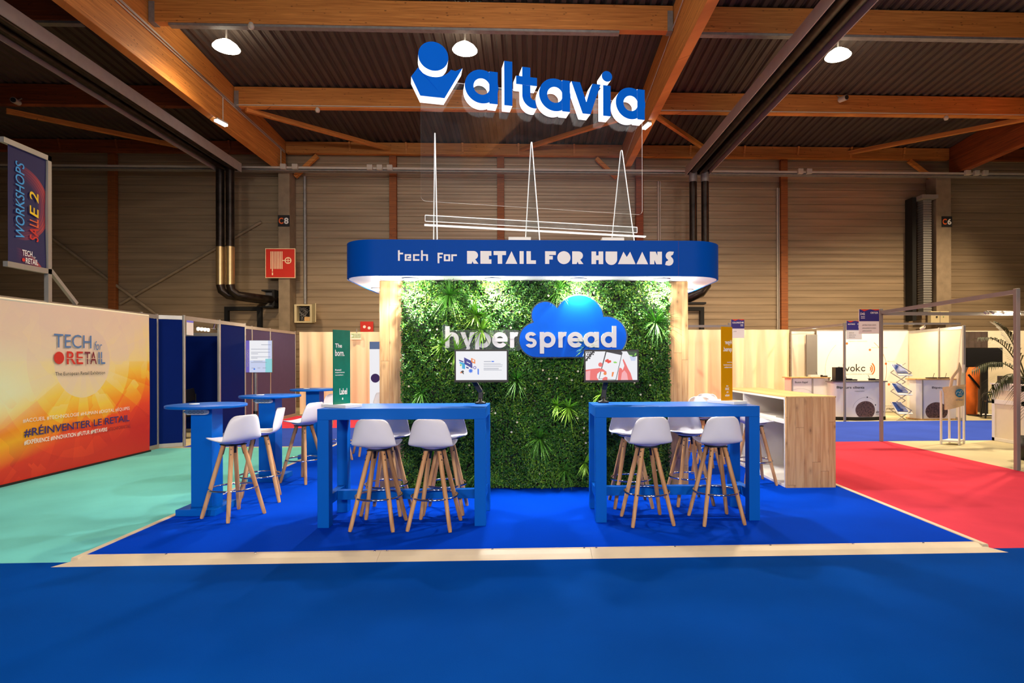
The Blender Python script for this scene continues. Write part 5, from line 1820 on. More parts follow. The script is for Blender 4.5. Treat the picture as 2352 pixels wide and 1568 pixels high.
# ------------------------------------------------------------------ geometric lettering (x-height 1, stroke w)
def glyph(ch, w):
    """primitives of one letter in x-height units: rect, ring (cx, cy, r, t0, t1), poly; returns list, advance"""
    r = 0.5
    full = (0, 2 * PI)
    if ch == 'a':
        return [('ring', r, r, full), ('rect', 2 * r - w, 0, 2 * r, 1.0)], 1.0
    if ch == 'd':
        return [('ring', r, r, full), ('rect', 2 * r - w, 0, 2 * r, 1.38)], 1.0
    if ch == 'p':
        return [('ring', r, r, full), ('rect', 0, -0.38, w, 1.0)], 1.0
    if ch == 'e':
        return [('ring', r, r, (0.0, 2 * PI - 0.62)), ('rect', 0.08, r - w * 0.42, 1.0 - w * 0.05, r + w * 0.42)], 1.0
    if ch == 'o':
        return [('ring', r, r, full)], 1.0
    if ch == 'h':
        return [('rect', 0, 0, w, 1.38), ('ring', 0.43, 0.57, (0, PI)), ('rect', 0.86 - w, 0, 0.86, 0.58)], 0.86
    if ch == 'r':
        return [('rect', 0, 0, w, 1.0), ('ring', 0.43, 0.57, (PI * 0.42, PI))], 0.56
    if ch == 'y':
        return [('poly', [(0, 1), (w * 1.12, 1), (0.62, 0.0), (0.44, -0.38), (0.44 - w * 1.05, -0.38), (0.40, 0.0)]), ('poly', [(0.92 - w * 1.12, 1), (0.92, 1), (0.58, 0.16), (0.44, -0.06)])], 0.92
    if ch == 's':
        return [('sring', 0.36, 0.695, 0.305, (0.42, 1.5 * PI)), ('sring', 0.36, 0.305, 0.305, (-PI * 0.87, PI * 0.5))], 0.74
    return [], 0.4


def letter(fr, ch, x0, z0, xh, n0, n1, front, side, w=0.25):
    prim, adv = glyph(ch, w)
    m = M()
    for p in prim:
        n1 += 0.0009
        if p[0] == 'rect':
            _, a0, b0, a1, b1 = p
            m.prism(fr, [(x0 + a0 * xh, z0 + b0 * xh), (x0 + a1 * xh, z0 + b0 * xh), (x0 + a1 * xh, z0 + b1 * xh), (x0 + a0 * xh, z0 + b1 * xh)], n0, n1, front, side)
        elif p[0] == 'ring':
            _, cx, cy, (t0, t1) = p
            R1 = 0.5 if cx == 0.5 else 0.43
            m.ringprism(fr, x0 + cx * xh, z0 + cy * xh, (R1 - w) * xh, R1 * xh, n0, n1, front, side, t0, t1, 36)
        elif p[0] == 'sring':
            _, cx, cy, R1, (t0, t1) = p
            ri = R1 - 0.215
            arc = [t0 + (t1 - t0) * i / 24 for i in range(25)]
            pts = [(x0 + (cx + 1.18 * R1 * math.cos(q)) * xh, z0 + (cy + R1 * math.sin(q)) * xh) for q in arc]
            pts += [(x0 + (cx + 1.35 * ri * math.cos(q)) * xh, z0 + (cy + ri * math.sin(q)) * xh) for q in reversed(arc)]
            m.prism(fr, pts, n0, n1, front, side)
        else:
            m.prism(fr, [(x0 + a * xh, z0 + b * xh) for a, b in p[1]], n0, n1, front, side)
    return m, adv


# hyper + spread on the plant wall
hs = thing('logo_sign', 'white lettering with a blue cloud mounted on the plant wall', 'sign', (0.0, 6.86, 0.0))
fh = facing_front(0, 0, 0)
XH, ZB = 0.186, 1.694
def word(s, xs, parent, front, side, n0, n1):
    for ch, x in zip(s, xs):
        g, adv = letter(fh, ch, x, ZB, XH, n0, n1, front, side, 0.27)
        g.build('letter', parent=parent)


word('hyper', [-0.986, -0.808, -0.634, -0.434, -0.222], hs, 'hyper_letter', 'white', 0.012, 0.028)
# clear plate behind the first word
plate = [(-1.02, 1.66), (-1.02, 1.93)] + arcpts(-0.99, 1.94, 0.035, 0.035, PI, 0, 6) + [(-0.92, 1.90), (-0.80, 1.905), (-0.50, 1.91), (-0.43, 1.90), (-0.28, 1.91), (-0.12, 1.905), (-0.07, 1.87), (-0.06, 1.70), (-0.12, 1.66), (-0.40, 1.66), (-0.58, 1.60), (-0.66, 1.60), (-0.70, 1.60), (-0.80, 1.60), (-0.86, 1.66)]
M().prism(fh, plate, 0.0, 0.010, 'acrylic_pale', 'acrylic_edge_dim').build('clear_plate', parent=hs)
# cloud: outline of four discs and a flat foot
px2 = lambda x, y: (0.097 + (x - 1190) * 0.001062, 1.789 - (y - 590) * 0.001062 * 0.99)
discs = [(1190, 590, 195), (1285, 312, 150), (1665, 360, 272), (1970, 558, 227)]


def cloud_outline(grow=0.0):
    pts = []
    ox, oy = 1560, 560
    for i in range(220):
        a = 2 * PI * i / 220
        dx, dy = math.cos(a), math.sin(a)
        best = 0
        for cx, cy, r in discs:
            r += grow
            bx, by = ox - cx, oy - cy
            B_ = bx * dx + by * dy
            D = B_ * B_ - (bx * bx + by * by - r * r)
            if D > 0:
                best = max(best, -B_ + math.sqrt(D))
        # foot between the outer discs
        if dy > 0.01:
            tt = (785 + grow - oy) / dy
            if 1190 <= ox + dx * tt <= 1970:
                best = max(best, tt)
        pts.append(px2(ox + dx * best, oy + dy * best))
    return pts


M().prism(fh, cloud_outline(0), 0.020, 0.032, 'cloud_blue', 'cloud_blue').build('cloud', parent=hs)
M().prism(fh, cloud_outline(14), 0.006, 0.018, 'acrylic_pale', 'acrylic_edge_dim').build('cloud_backing', parent=hs)
for s, x, in zip('spread', [-0.040, 0.132, 0.352, 0.460, 0.649, 0.857]):
    g, adv = letter(fh, s, x, ZB, XH, 0.033, 0.058, 'hyper_letter', 'white', 0.27)
    g.build('letter', parent=hs)
for x in (-0.905, -0.16):
    M().rod((0, -0.012, 0), (0, -0.02, 0), 0.006, 'chrome', n=10).build('screw', parent=hs, loc=(x, 0, 1.765))

# ------------------------------------------------------------------ the tall altavia sign on the canopy
AL = math.radians(12)
sg = thing('letter_sign', 'large blue letters and figure logo on clear acrylic above the canopy', 'sign', (-1.296, 7.0, 0.0), AL)
fs_ = facing_front(0, 0, 0)
D0, D1 = 0.012, 0.20
FA, SI = 'letter_face', 'letter_side'


def lp(pts, sm=False):
    return M().prism(fs_, pts, D0, D1, FA, SI, sm)


lp([(0.142 + 0.175 * math.cos(2 * PI * i / 48), 5.139 + 0.172 * math.sin(2 * PI * i / 48)) for i in range(48)], True).build('figure_head', parent=sg)
neck = [(0.142 + 0.245 * math.cos(a), 5.139 + 0.245 * math.sin(a)) for a in [PI + 0.72 + (PI - 1.30) * i / 14 for i in range(15)]]
lp([(-0.114, 4.87), (-0.035, 4.985)] + neck + [(0.40, 4.995), (0.484, 5.038), (0.271, 4.657), (-0.01, 4.657)]).build('figure_bust', parent=sg)
BZ = 4.65
XHT = 0.39


def a_letter(x):
    m = M().ringprism(fs_, x + 0.2, BZ + 0.195, 0.098, 0.203, D0, D1, FA, SI, n=44)
    m.prism(fs_, [(x + 0.292, BZ), (x + 0.395, BZ), (x + 0.395, BZ + XHT), (x + 0.292, BZ + XHT)], D0, D1 + 0.0005, FA, SI)
    return m


for x in (0.513, 1.425, 2.432):
    a_letter(x).build('letter', parent=sg)
lp([(0.988, BZ), (1.088, BZ), (1.088, 5.19), (0.988, 5.19)]).build('letter', parent=sg)
m = lp([(1.211, BZ + 0.14), (1.313, BZ + 0.14), (1.313, 5.145), (1.211, 5.145)])
m.prism(fs_, [(1.134, 4.925), (1.397, 4.925), (1.397, 5.028), (1.134, 5.028)], D0, D1 + 0.0005, FA, SI)
m.ringprism(fs_, 1.363, BZ + 0.15, 0.05, 0.152, D0, D1, FA, SI, PI, 1.5 * PI + 0.2, 14)
m.build('letter', parent=sg)
lp([(1.838, 5.04), (1.952, 5.04), (2.035, 4.80), (2.078, 5.04 - 0.10), (2.115, 5.04), (2.225, 5.04), (2.09, BZ), (1.985, BZ)]).build('letter', parent=sg)
lp([(2.258, BZ), (2.360, BZ), (2.360, 5.04), (2.258, 5.04)]).prism(fs_, [(2.311 + 0.07 * math.cos(2 * PI * i / 30), 5.155 + 0.068 * math.sin(2 * PI * i / 30)) for i in range(30)], D0, D1, FA, SI, True).build('letter', parent=sg)
# clear sheet that carries the letters
sheet = [(0.06, 3.475)] + arcpts(0.06, 3.535, 0.06, 0.06, 1.5 * PI, PI, 6) + [(0.0, 4.95), (2.875, 4.95)] + arcpts(2.815, 3.535, 0.06, 0.06, 0, -PI / 2, 6)
M().prism(fs_, sheet, -0.006, 0.006, 'acrylic', 'acrylic_edge_dim').build('clear_sheet', parent=sg)
# three upright fins across the sheet
for s in (0.173, 1.374, 2.587):
    ff2 = Fr((s - 0.006, 0, 0), (0, -1, 0), (0, 0, 1))
    tri = [(-0.46, 2.93), (0.46, 2.93)] + arcpts(0.0, 4.275, 0.035, 0.035, 0.2, PI - 0.2, 8)
    M().prism(ff2, tri, -0.006, 0.006, 'acrylic_pale', 'acrylic_edge').build('fin', parent=sg)
# two long lit braces
M().box(0.055, 2.85, 0.12, 0.128, 3.265, 3.335, 'acrylic_pale').obox((0.055, 0.124, 3.337), (2.85, 0.124, 3.337), 0.010, 0.008, 'acrylic_edge').obox((0.055, 0.124, 3.263), (2.85, 0.124, 3.263), 0.010, 0.006, 'acrylic_edge').obox(
    (0.052, 0.124, 3.263), (0.052, 0.124, 3.337), 0.010, 0.005, 'acrylic_edge', up=(1, 0, 0)).obox((2.852, 0.124, 3.263), (2.852, 0.124, 3.337), 0.010, 0.005, 'acrylic_edge', up=(1, 0, 0)).build('brace', parent=sg)
M().box(0.03, 2.80, -0.29, -0.25, 3.116, 3.132, 'acrylic_edge').build('brace', parent=sg)
M().box(0.5, 2.4, -0.25, 0.25, 2.925, 2.94, 'white').build('base', parent=sg)
for x, lb in [(-0.10, 'white power box on the canopy edge by the middle fin'), (0.98, 'white power box on the canopy edge by the right fin')]:
    tag(M().box(x - 0.13, x + 0.13, 6.62, 6.76, 2.9255, 2.965, 'white').build('power_box', origin=(x, 6.69, 2.9255), bevel=0.006), lb, 'box')

# ------------------------------------------------------------------ high tables
def high_table(x0, x1, y0, y1, label):
    cx, cy = (x0 + x1) / 2, (y0 + y1) / 2
    t = thing('high_table', label, 'table', (cx, cy, 0))
    a, b = (x1 - x0) / 2, (y1 - y0) / 2
    L = 0.105
    M().box(-a, a, -b, b, 0.997, 1.10, 'blue').build('tabletop', parent=t, bevel=0.003)
    for sx in (-1, 1):
        for sy in (-1, 1):
            M().box(sx * a - (L if sx > 0 else 0), sx * a + (0 if sx > 0 else L), sy * b - (L if sy > 0 else 0), sy * b + (0 if sy > 0 else L), 0, 0.997, 'blue').build('leg', parent=t, bevel=0.003)
        xx = sx * a - sx * L / 2
        M().box(xx - 0.035, xx + 0.035, -b + L, b - L, 0.19, 0.28, 'blue').build('side_rail', parent=t, bevel=0.003)
    M().box(-a + L / 2 + 0.035, a - L / 2 - 0.035, -0.035, 0.035, 0.19, 0.28, 'blue').build('stretcher', parent=t, bevel=0.003)
    return t


high_table(-1.955, -0.405, 5.38, 6.03, 'blue high table left of the passage, under the diagram screen')
high_table(0.632, 2.215, 5.44, 6.06, 'blue high table right of the passage, under the phone screen')


# ------------------------------------------------------------------ bar stools
def make_stool(mat='shell'):
    t = thing('bar_stool', '', 'bar stool')
    # seat shell: front of the seat towards +Y
    prof = [(0.215, 0.768, 0.140), (0.185, 0.772, 0.172), (0.11, 0.762, 0.195), (0.0, 0.752, 0.205), (-0.09, 0.748, 0.210), (-0.155, 0.757, 0.212), (-0.195, 0.785, 0.210), (-0.215, 0.835, 0.200), (-0.230, 0.90, 0.182),
            (-0.243, 0.965, 0.160), (-0.250, 1.005, 0.138), (-0.252, 1.022, 0.105)]
    K = 10
    m = M()
    m.smooth = True
    vs_ = []
    for j, (y, z, hw) in enumerate(prof):
        back = max(0.0, min(1.0, (j - 4) / 3))
        for i in range(K + 1):
            s = -1 + 2 * i / K
            e = abs(s) ** 2.4
            zz = z + (1 - back) * 0.022 * e * (1 if j > 0 else 0.3)
            yy = y + back * 0.085 * e
            if j >= 10:
                zz -= 0.012 * abs(s) ** 3
            if j == 0:
                yy -= 0.02 * e
            vs_.append((s * hw, yy, zz))
    n = K + 1
    fs = [(j * n + i, j * n + i + 1, (j + 1) * n + i + 1, (j + 1) * n + i) for j in range(len(prof) - 1) for i in range(K)]
    m.add(vs_, fs, mat)
    m.build('seat_shell', parent=t, solid=0.014, subsurf=1)
    # under-seat dish and black mounting plate
    M().lathe([(0.001, 0.722), (0.085, 0.724), (0.12, 0.735), (0.15, 0.752)], 0, 0, mat, n=24).build('seat_base', parent=t)
    M().box(-0.085, 0.085, -0.085, 0.085, 0.712, 0.722, 'black').build('mounting_plate', parent=t)
    for k in range(4):
        sx, sy = (1, 1, -1, -1)[k], (1, -1, -1, 1)[k]
        top, bot = Vector((0.062 * sx, 0.062 * sy, 0.712)), Vector((0.198 * sx, 0.198 * sy, 0.0))
        d = (bot - top)
        g = M().tube([top, top + d * 0.5, top + d * 0.97, bot], [0.0215, 0.021, 0.0185, 0.015], 'legwood', n=12)
        lg = g.build('leg', parent=t)
        m = M()
        outw = Vector((sx, sy, 0.35)).normalized()
        for q in (0.05, 0.12):
            p = top + d * q
            m.rod(p + outw * 0.016, p + outw * 0.0225, 0.006, 'black', n=8)
        m.obox(top + Vector((-0.012 * sx, -0.012 * sy, 0.004)), top + d * 0.13 + Vector((-0.014 * sx, -0.014 * sy, 0)), 0.022, 0.012, 'black', up=(sx, sy, 0))
        m.build('bracket', parent=lg)
    M().tube([(0.213 * math.cos(2 * PI * i / 40), 0.213 * math.sin(2 * PI * i / 40), 0.285) for i in range(40)], 0.0095, 'chrome', n=8, closed=True).build('footrest_ring', parent=t)
    return t


ST = 'white shell bar stools'
stool = make_stool()
stool['group'] = ST
first = True


def put(x, y, rz, label, src=None):
    global first
    if first:
        stool.location, stool.rotation_euler, first = (x, y, 0), (0, 0, rz), False
        stool['label'] = label
        return stool
    return dup(src or stool, (x, y, 0), rz, label, ST)


R_ = math.radians
put(-1.406, 5.435, R_(-5), 'white bar stool at the left high table, near side, left of the two')
put(-0.882, 5.412, R_(-7), 'white bar stool at the left high table, near side, below the diagram screen')
put(-1.46, 5.955, R_(176), 'white bar stool at the left high table, far side, in front of the pine upright')
put(-0.858, 5.952, R_(180), 'white bar stool at the left high table, far side, in front of the plants')
put(1.128, 5.478, R_(6), 'white bar stool at the right high table, near side, left of the two')
put(1.797, 5.474, R_(5), 'white bar stool at the right high table, near side, right of the two')
put(1.084, 6.122, R_(180), 'white bar stool at the right high table, far side, in front of the plants')
put(1.735, 6.19, R_(186), 'white bar stool at the right high table, far side, in front of the pine upright')
put(-2.948, 5.845, R_(62), 'white bar stool turned away at the nearest round table')
put(-2.985, 6.49, R_(112), 'white bar stool showing its inner back between the first two round tables')
put(-2.90, 7.52, R_(70), 'white bar stool facing the middle round table, left of the left high table')
put(-3.02, 9.16, R_(205), 'white bar stool behind the green poster at the farthest round table')
put(-2.66, 9.62, R_(120), 'white bar stool at the farthest round table, right of the green poster')
put(2.83, 7.13, R_(-88), 'white bar stool at the open side of the pine counter, behind the table leg')
put(2.72, 8.62, R_(172), 'white bar stool back peeping over the right high table, nearer the gold poster')
so = put(2.42, 7.92, R_(178), 'white bar stool with an orange disc on its seat behind the right high table')
M().lathe([(0.001, 0.778), (0.13, 0.778), (0.155, 0.772), (0.16, 0.760)], 0, 0.02, 'shell_orange', n=24).build('seat_disc', parent=so)  # thin orange disc laid over the white seat


# ------------------------------------------------------------------ round tables
def round_table():
    t = thing('round_table', '', 'table')
    tt = M().lathe([(0.001, 1.072), (0.365, 1.072), (0.372, 1.076), (0.372, 1.096), (0.366, 1.10), (0.001, 1.10)], 0, 0, 'blue', n=56).build('tabletop', parent=t)
    M().box(-0.105, 0.105, -0.105, 0.105, 0.065, 1.072, 'blue').build('column', parent=t, bevel=0.003)
    M().box(-0.195, 0.195, -0.215, 0.215, 0, 0.065, 'blue').build('base', parent=t, bevel=0.003)
    M().lathe([(0.048, 1.101), (0.046, 1.106), (0.001, 1.106)], -0.14, 0.02, 'white', n=20).build('cable_cap', parent=tt)
    return t


rt = round_table()
rt.location = (-3.325, 6.065, 0)
rt['label'] = 'nearest blue round high table, next to the turquoise carpet'
rt['group'] = 'blue round tables'
dup(rt, (-3.385, 7.66, 0), 0, 'middle blue round high table of the three along the left edge', 'blue round tables')
dup(rt, (-3.44, 9.38, 0), 0, 'farthest blue round high table, in front of the cream curtain', 'blue round tables')
for x, y, lb in [(-3.325, 6.065, 'white power strip under the nearest round table top'), (-3.385, 7.66, 'white power strip under the middle round table top')]:
    t = thing('power_strip', lb, 'power strip', (x - 0.03, y - 0.107, 1.03))
    m = M()
    m.smooth = True
    n = 20
    ol = [(-0.085 + 0.025 * math.cos(a), 0.025 * math.sin(a)) for a in [PI / 2 + PI * i / 8 for i in range(9)]] + [(0.085 + 0.025 * math.cos(a), 0.025 * math.sin(a)) for a in [-PI / 2 + PI * i / 8 for i in range(9)]]
    m.smooth = False
    m.prism(facing_front(), ol, 0, 0.035, 'white')
    m.build('body', parent=t, bevel=0.004)
    m = M()
    for a in (-0.06, -0.02, 0.02, 0.06):
        m.ring(facing_front(0, -0.036, 0), a, 0, 0.011, 0.015, 'ink_grey', 0.001, n=14)
    m.build('sockets', parent=t)
    M().tube([(-0.11, -0.02, 0), (-0.135, -0.015, 0.0), (-0.14, 0.05, 0.02)], 0.006, 'white', n=6).build('lead', parent=t)

# ------------------------------------------------------------------ monitors on arms
def monitor(cx, cz, y, w, h, base, label, yaw, draw):
    t = thing('monitor', label, 'screen', (cx, y, cz), yaw)
    b = 0.018
    m = M()
    m.box(-w / 2, w / 2, 0, 0.035, -h / 2, h / 2, 'black')
    m.build('housing', parent=t, bevel=0.004)
    m = M().box(-w / 2, w / 2, -0.006, 0, h / 2 - b, h / 2, 'black').box(-w / 2, w / 2, -0.006, 0, -h / 2, -h / 2 + b * 1.3, 'black').box(-w / 2, -w / 2 + b * 0.8, -0.006, 0, -h / 2 + b * 1.3, h / 2 - b, 'black').box(
        w / 2 - b * 0.8, w / 2, -0.006, 0, -h / 2 + b * 1.3, h / 2 - b, 'black')
    m.build('bezel', parent=t)
    fr = Fr((-w / 2 + b * 0.8, -0.001, -h / 2 + b * 1.3), (1, 0, 0), (0, 0, 1))
    sw, sh = w - 1.6 * b, h - 2.3 * b
    m = M()
    m.rect(fr, 0, 0, sw, sh, 'scr_white', 0.0)
    draw(m, fr, sw, sh)
    m.build('screen', parent=t)
    return t


def draw_diagram(m, fr, w, h):
    P = lambda pts, c, o: m.poly(fr, [(a * w, (1 - b) * h) for a, b in pts][::-1], c, o)
    P([(0.06, 0.29), (0.15, 0.35), (0.145, 0.39), (0.06, 0.33)], 'scr_navy', 0.001)
    P([(0.07, 0.36), (0.18, 0.42), (0.18, 0.62), (0.12, 0.60), (0.12, 0.46), (0.07, 0.42)], 'scr_sky', 0.001)
    P([(0.16, 0.21), (0.32, 0.35), (0.325, 0.60), (0.165, 0.44)], 'scr_navy', 0.0015)
    P([(0.30, 0.23), (0.38, 0.30), (0.38, 0.44), (0.30, 0.38)], 'scr_orange', 0.002)
    P([(0.325, 0.28), (0.36, 0.31), (0.36, 0.38), (0.325, 0.35)], 'scr_white', 0.0025)
    P([(0.20, 0.53), (0.25, 0.56), (0.25, 0.61), (0.20, 0.58)], 'scr_navy', 0.001)
    P([(0.425, 0.60), (0.45, 0.62), (0.45, 0.82), (0.425, 0.80)], 'scr_blue', 0.001)
    m.disc(fr, 0.29 * w, 0.32 * h, 0.055 * h, 'scr_blue', 0.002)
    for i in range(8):
        a = 2 * PI * i / 8
        P([(0.29 + 0.044 * math.cos(a - 0.2), 0.68 + 0.078 * math.sin(a - 0.2)), (0.29 + 0.044 * math.cos(a + 0.2), 0.68 + 0.078 * math.sin(a + 0.2)), (0.29 + 0.02 * math.cos(a), 0.68 + 0.04 * math.sin(a))], 'scr_blue', 0.0022)
    m.ring(fr, 0.37 * w, 0.43 * h, 0.03 * h, 0.055 * h, 'scr_violet', 0.001)
    m.disc(fr, 0.095 * w, 0.52 * h, 0.03 * h, 'scr_leaf', 0.001)
    P([(0.09, 0.70), (0.14, 0.66), (0.16, 0.72), (0.12, 0.76)], 'scr_black', 0.001)
    P([(0.13, 0.72), (0.16, 0.78), (0.145, 0.80), (0.12, 0.74)], 'scr_black', 0.0015)
    P([(0.08, 0.73), (0.11, 0.71), (0.115, 0.76), (0.09, 0.77)], 'scr_orange', 0.0012)
    for b in (0.35,):
        P([(0.55, b), (0.69, b), (0.69, b + 0.02), (0.55, b + 0.02)], 'scr_grey', 0.001)
        P([(0.70, b - 0.01), (0.75, b - 0.01), (0.75, b + 0.025), (0.70, b + 0.025)], 'scr_blue', 0.001)
    for k, (b, e) in enumerate([(0.43, 0.88), (0.47, 0.92), (0.53, 0.91), (0.59, 0.84), (0.62, 0.84), (0.65, 0.9)]):
        P([(0.545, b), (e, b), (e, b + 0.012), (0.545, b + 0.012)], 'scr_grey', 0.001)
    P([(0.21, 0.355), (0.28, 0.42), (0.28, 0.45), (0.21, 0.385)], 'scr_white', 0.002)


def draw_phone(m, fr, w, h):
    def P(pts, c, o):
        m.poly(fr, [(a * w, (1 - b) * h) for a, b in pts][::-1], c, o)
    for i in range(5):
        for j in range(5 - i):
            a, b = 0.015 + 0.034 * i + 0.017 * (j % 2), 0.01 + 0.068 * j
            if b + a * 1.9 < 0.34:
                P([(a, b), (a + 0.024, b), (a + 0.024, b + 0.05), (a, b + 0.05)], 'scr_black', 0.001)
    P([(0.13, 0.0), (0.17, 0.0), (0.0, 0.36), (0.0, 0.28)], 'scr_black', 0.0012)
    # phone
    P([(0.385, 0.0), (0.40, 0.0), (0.26, 0.95), (0.25, 0.97), (0.30, 0.6)], 'scr_black', 0.001)
    P([(0.40, 0.0), (0.69, 0.0), (0.715, 0.05), (0.70, 0.14), (0.59, 1.0), (0.26, 0.95)], 'scr_black', 0.001)
    P([(0.405, 0.02), (0.69, 0.13), (0.58, 0.985), (0.265, 0.94)], 'scr_white', 0.0015)
    for a, b in [(0.40, 0.33), (0.44, 0.37), (0.47, 0.35), (0.425, 0.31)]:
        m.disc(fr, a * w, (1 - b) * h, 0.045 * h, 'scr_red', 0.002)
    P([(0.53, 0.37), (0.57, 0.35), (0.61, 0.38), (0.60, 0.41), (0.55, 0.41)], 'scr_leaf', 0.002)
    m.disc(fr, 0.375 * w, (1 - 0.77) * h, 0.055 * h, 'scr_orange', 0.002)
    P([(0.51, 0.72), (0.55, 0.72), (0.525, 0.88), (0.50, 0.88)], 'scr_orange', 0.002)
    # left hand
    P([(0.0, 0.64), (0.12, 0.61), (0.27, 0.58), (0.33, 0.61), (0.405, 0.71), (0.40, 0.74), (0.32, 0.70), (0.27, 0.71), (0.225, 0.78), (0.215, 0.90), (0.25, 1.0), (0.0, 1.0)], 'scr_skin', 0.0022)
    P([(0.0, 0.70), (0.09, 0.66), (0.08, 1.0), (0.0, 1.0)], 'scr_skin_light', 0.0025)
    m.disc(fr, 0.285 * w, (1 - 0.46) * h, 0.075 * h, 'scr_skin', 0.0021)
    m.disc(fr, 0.37 * w, (1 - 0.97) * h, 0.075 * h, 'scr_skin', 0.0024) if False else P([(0.32, 1.0), (0.33, 0.93), (0.38, 0.88), (0.42, 0.90), (0.42, 1.0)], 'scr_skin', 0.0024)
    # right hand
    P([(0.62, 1.0), (0.635, 0.70), (0.655, 0.56), (0.70, 0.60), (0.715, 0.66), (0.75, 0.50), (0.715, 0.30), (0.73, 0.26), (0.77, 0.40), (0.82, 0.60), (0.87, 0.76), (0.91, 1.0)], 'scr_skin', 0.0022)
    P([(0.68, 1.0), (0.70, 0.75), (0.75, 0.66), (0.80, 0.78), (0.82, 1.0)], 'scr_skin_light', 0.0025)
    # plant
    P([(0.80, 0.0), (1.0, 0.0), (1.0, 0.17), (0.92, 0.20), (0.84, 0.12)], 'scr_dkgreen', 0.001)
    P([(0.84, 0.12), (0.90, 0.13), (0.92, 0.16), (0.87, 0.16)], 'scr_leaf', 0.0015)
    P([(0.96, 0.06), (0.99, 0.08), (0.96, 0.15), (0.94, 0.15)], 'scr_leaf', 0.0015)
    P([(0.85, 0.17), (0.98, 0.20), (0.96, 0.33), (0.88, 0.33)], 'scr_lav', 0.0008)


ml = monitor(-0.472, 1.490, 5.75, 0.535, 0.328, None, 'monitor showing a blue and orange diagram above the left high table', R_(-2), draw_diagram)
mr = monitor(0.838, 1.484, 5.80, 0.556, 0.332, None, 'monitor showing hands holding a phone above the right high table', R_(1), draw_phone)


def arm(base, pts, label, mon):
    t = thing('screen_mount', label, 'monitor arm', base)
    M().lathe([(0.001, 0.0), (0.058, 0.0), (0.055, 0.018), (0.024, 0.024), (0.022, 0.06), (0.001, 0.06)], 0, 0, 'black', n=24).build('base', parent=t)
    m = M()
    for p, q in zip(pts[:-1], pts[1:]):
        m.obox(p, q, 0.05, 0.034, 'black', up=(0, 1, 0.2))
    m.build('arm', parent=t, bevel=0.006)
    M().box(pts[-1][0] - 0.05, pts[-1][0] + 0.05, pts[-1][1] - 0.02, pts[-1][1] + 0.02, pts[-1][2] - 0.05, pts[-1][2] + 0.05, 'black').build('mount', parent=t)
    return t


arm((-0.498, 5.93, 1.10), [(0, 0, 0.03), (0.005, 0, 0.12), (-0.08, -0.02, 0.26), (-0.06, -0.085, 0.34)], 'black bent arm carrying the diagram monitor', ml)
arm((0.775, 5.96, 1.10), [(0, 0, 0.03), (0.01, 0, 0.14), (0.03, -0.03, 0.27), (0.05, -0.08, 0.34)], 'black upright arm carrying the phone monitor', mr)


# ------------------------------------------------------------------ acrylic posters on the tables
def poster(loc, rz, w, h, mat, label, lines, mirror, plinth):
    t = thing('table_poster', label, 'poster', loc, rz)
    M().box(-w / 2, w / 2, -0.004, 0.004, 0.03, h, mat).build('sheet', parent=t)
    M().box(-plinth / 2, plinth / 2, -0.17, 0.17, 0.0, 0.03, 'white').build('base', parent=t, bevel=0.003)
    m = M()
    fr = facing_front(0, -0.0045, 0)
    for s, a0, z0, a1, z1 in lines:
        if mirror:
            a0, a1 = -a1, -a0
        m.text(fr, s, (a0, z0, a1, z1), 'ink_white', 0.001, bold=0.02, mirror=mirror)
    m.build('lettering', parent=t)
    return t


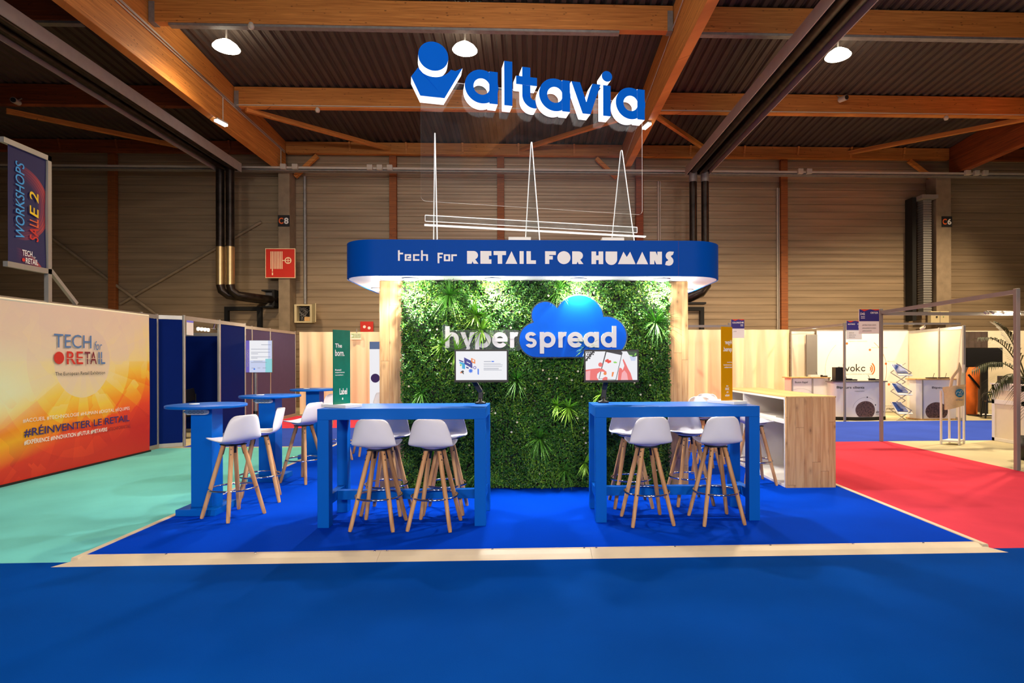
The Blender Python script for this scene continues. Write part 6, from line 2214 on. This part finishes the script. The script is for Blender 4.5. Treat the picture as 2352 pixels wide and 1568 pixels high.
poster((-1.80, 5.60, 1.10), R_(58), 0.20, 0.74, 'green', 'dark green poster on a white foot on the left high table', [('The', -0.08, 0.57, 0.0, 0.61), ('born.', -0.08, 0.49, 0.03, 0.55), ('Retail', -0.08, 0.35, -0.01, 0.365), ('experience', -0.08, 0.325, 0.03, 0.34), ('together.', -0.08, 0.30, 0.02, 0.315),
                                                                                                                                 ('Label', -0.03, 0.12, 0.06, 0.18), ('1', 0.0, 0.07, 0.012, 0.09)], False, 0.2)
poster((2.02, 5.80, 1.10), R_(32), 0.17, 0.78, 'gold', 'gold yellow poster with mirrored white words on the right high table', [('Hyper', -0.075, 0.59, 0.035, 0.645), ('spread.', -0.075, 0.515, 0.06, 0.575), ('products', -0.075, 0.41, 0.0, 0.425), ('conversational', -0.075, 0.385, 0.055, 0.40), ('automation.', -0.075, 0.36, 0.045, 0.375),
                                                                                                                              ('with', -0.02, 0.17, 0.015, 0.185), ('2030', -0.03, 0.135, 0.03, 0.16), ('the', -0.02, 0.105, 0.01, 0.125), ('retailer', -0.035, 0.07, 0.035, 0.095)], True, 0.2)

# ------------------------------------------------------------------ pine counter with open white back
t = thing('counter', 'pine clad counter with open white shelves at the right stand edge', 'counter', (3.395, 7.95, 0))
x0, x1, y0, y1 = -0.305, 0.305, -1.14, 1.14
M().box(x0 + 0.005, x1, y0, y0 + 0.03, 0, 1.085, 'pine').box(x1 - 0.02, x1, y0 + 0.03, y1, 0, 1.085, 'pine').build('cladding', parent=t)
M().box(x0, x1 + 0.005, y0 - 0.004, y1, 1.085, 1.10, 'pine_top').build('top', parent=t)
m = M().box(x0, x1 - 0.02, y0 + 0.03, y0 + 0.05, 0.0, 1.085, 'white').box(x0, x1 - 0.02, y1 - 0.02, y1, 0, 1.085, 'white').box(x0, x1 - 0.02, y0 + 0.05, y1 - 0.02, 1.06, 1.085, 'white').box(
    x1 - 0.04, x1 - 0.02, y0 + 0.05, y1 - 0.02, 0.0, 1.06, 'white').box(x0, x1 - 0.04, y0 + 0.05, y1 - 0.02, 0.0, 0.03, 'white').box(x0, x1 - 0.04, 0.22, 0.24, 0.03, 1.06, 'white')
m.build('carcass', parent=t)
M().box(x0 + 0.01, x1 - 0.04, y0 + 0.05, 0.22, 0.765, 0.80, 'white').build('shelf', parent=t)
M().box(x0 + 0.01, x1 - 0.04, 0.24, y1 - 0.02, 0.765, 0.80, 'white').build('shelf', parent=t)
t = thing('tablet', 'thin grey tablet lying on the shelf of the pine counter', 'device', (3.30, 7.2, 0.801))
M().box(-0.10, 0.10, -0.14, 0.14, 0, 0.012, 'alu').build('body', parent=t, bevel=0.004)
t = thing('wall_socket', 'small black plug low in the open counter', 'socket', (3.655, 7.6, 0.22))
M().box(-0.02, 0.0, -0.03, 0.03, -0.04, 0.04, 'black').build('plug', parent=t)
M().tube([(-0.02, 0, 0.03), (-0.05, 0.01, 0.06), (-0.02, 0.02, 0.1)], 0.006, 'black', n=6).build('lead', parent=t)
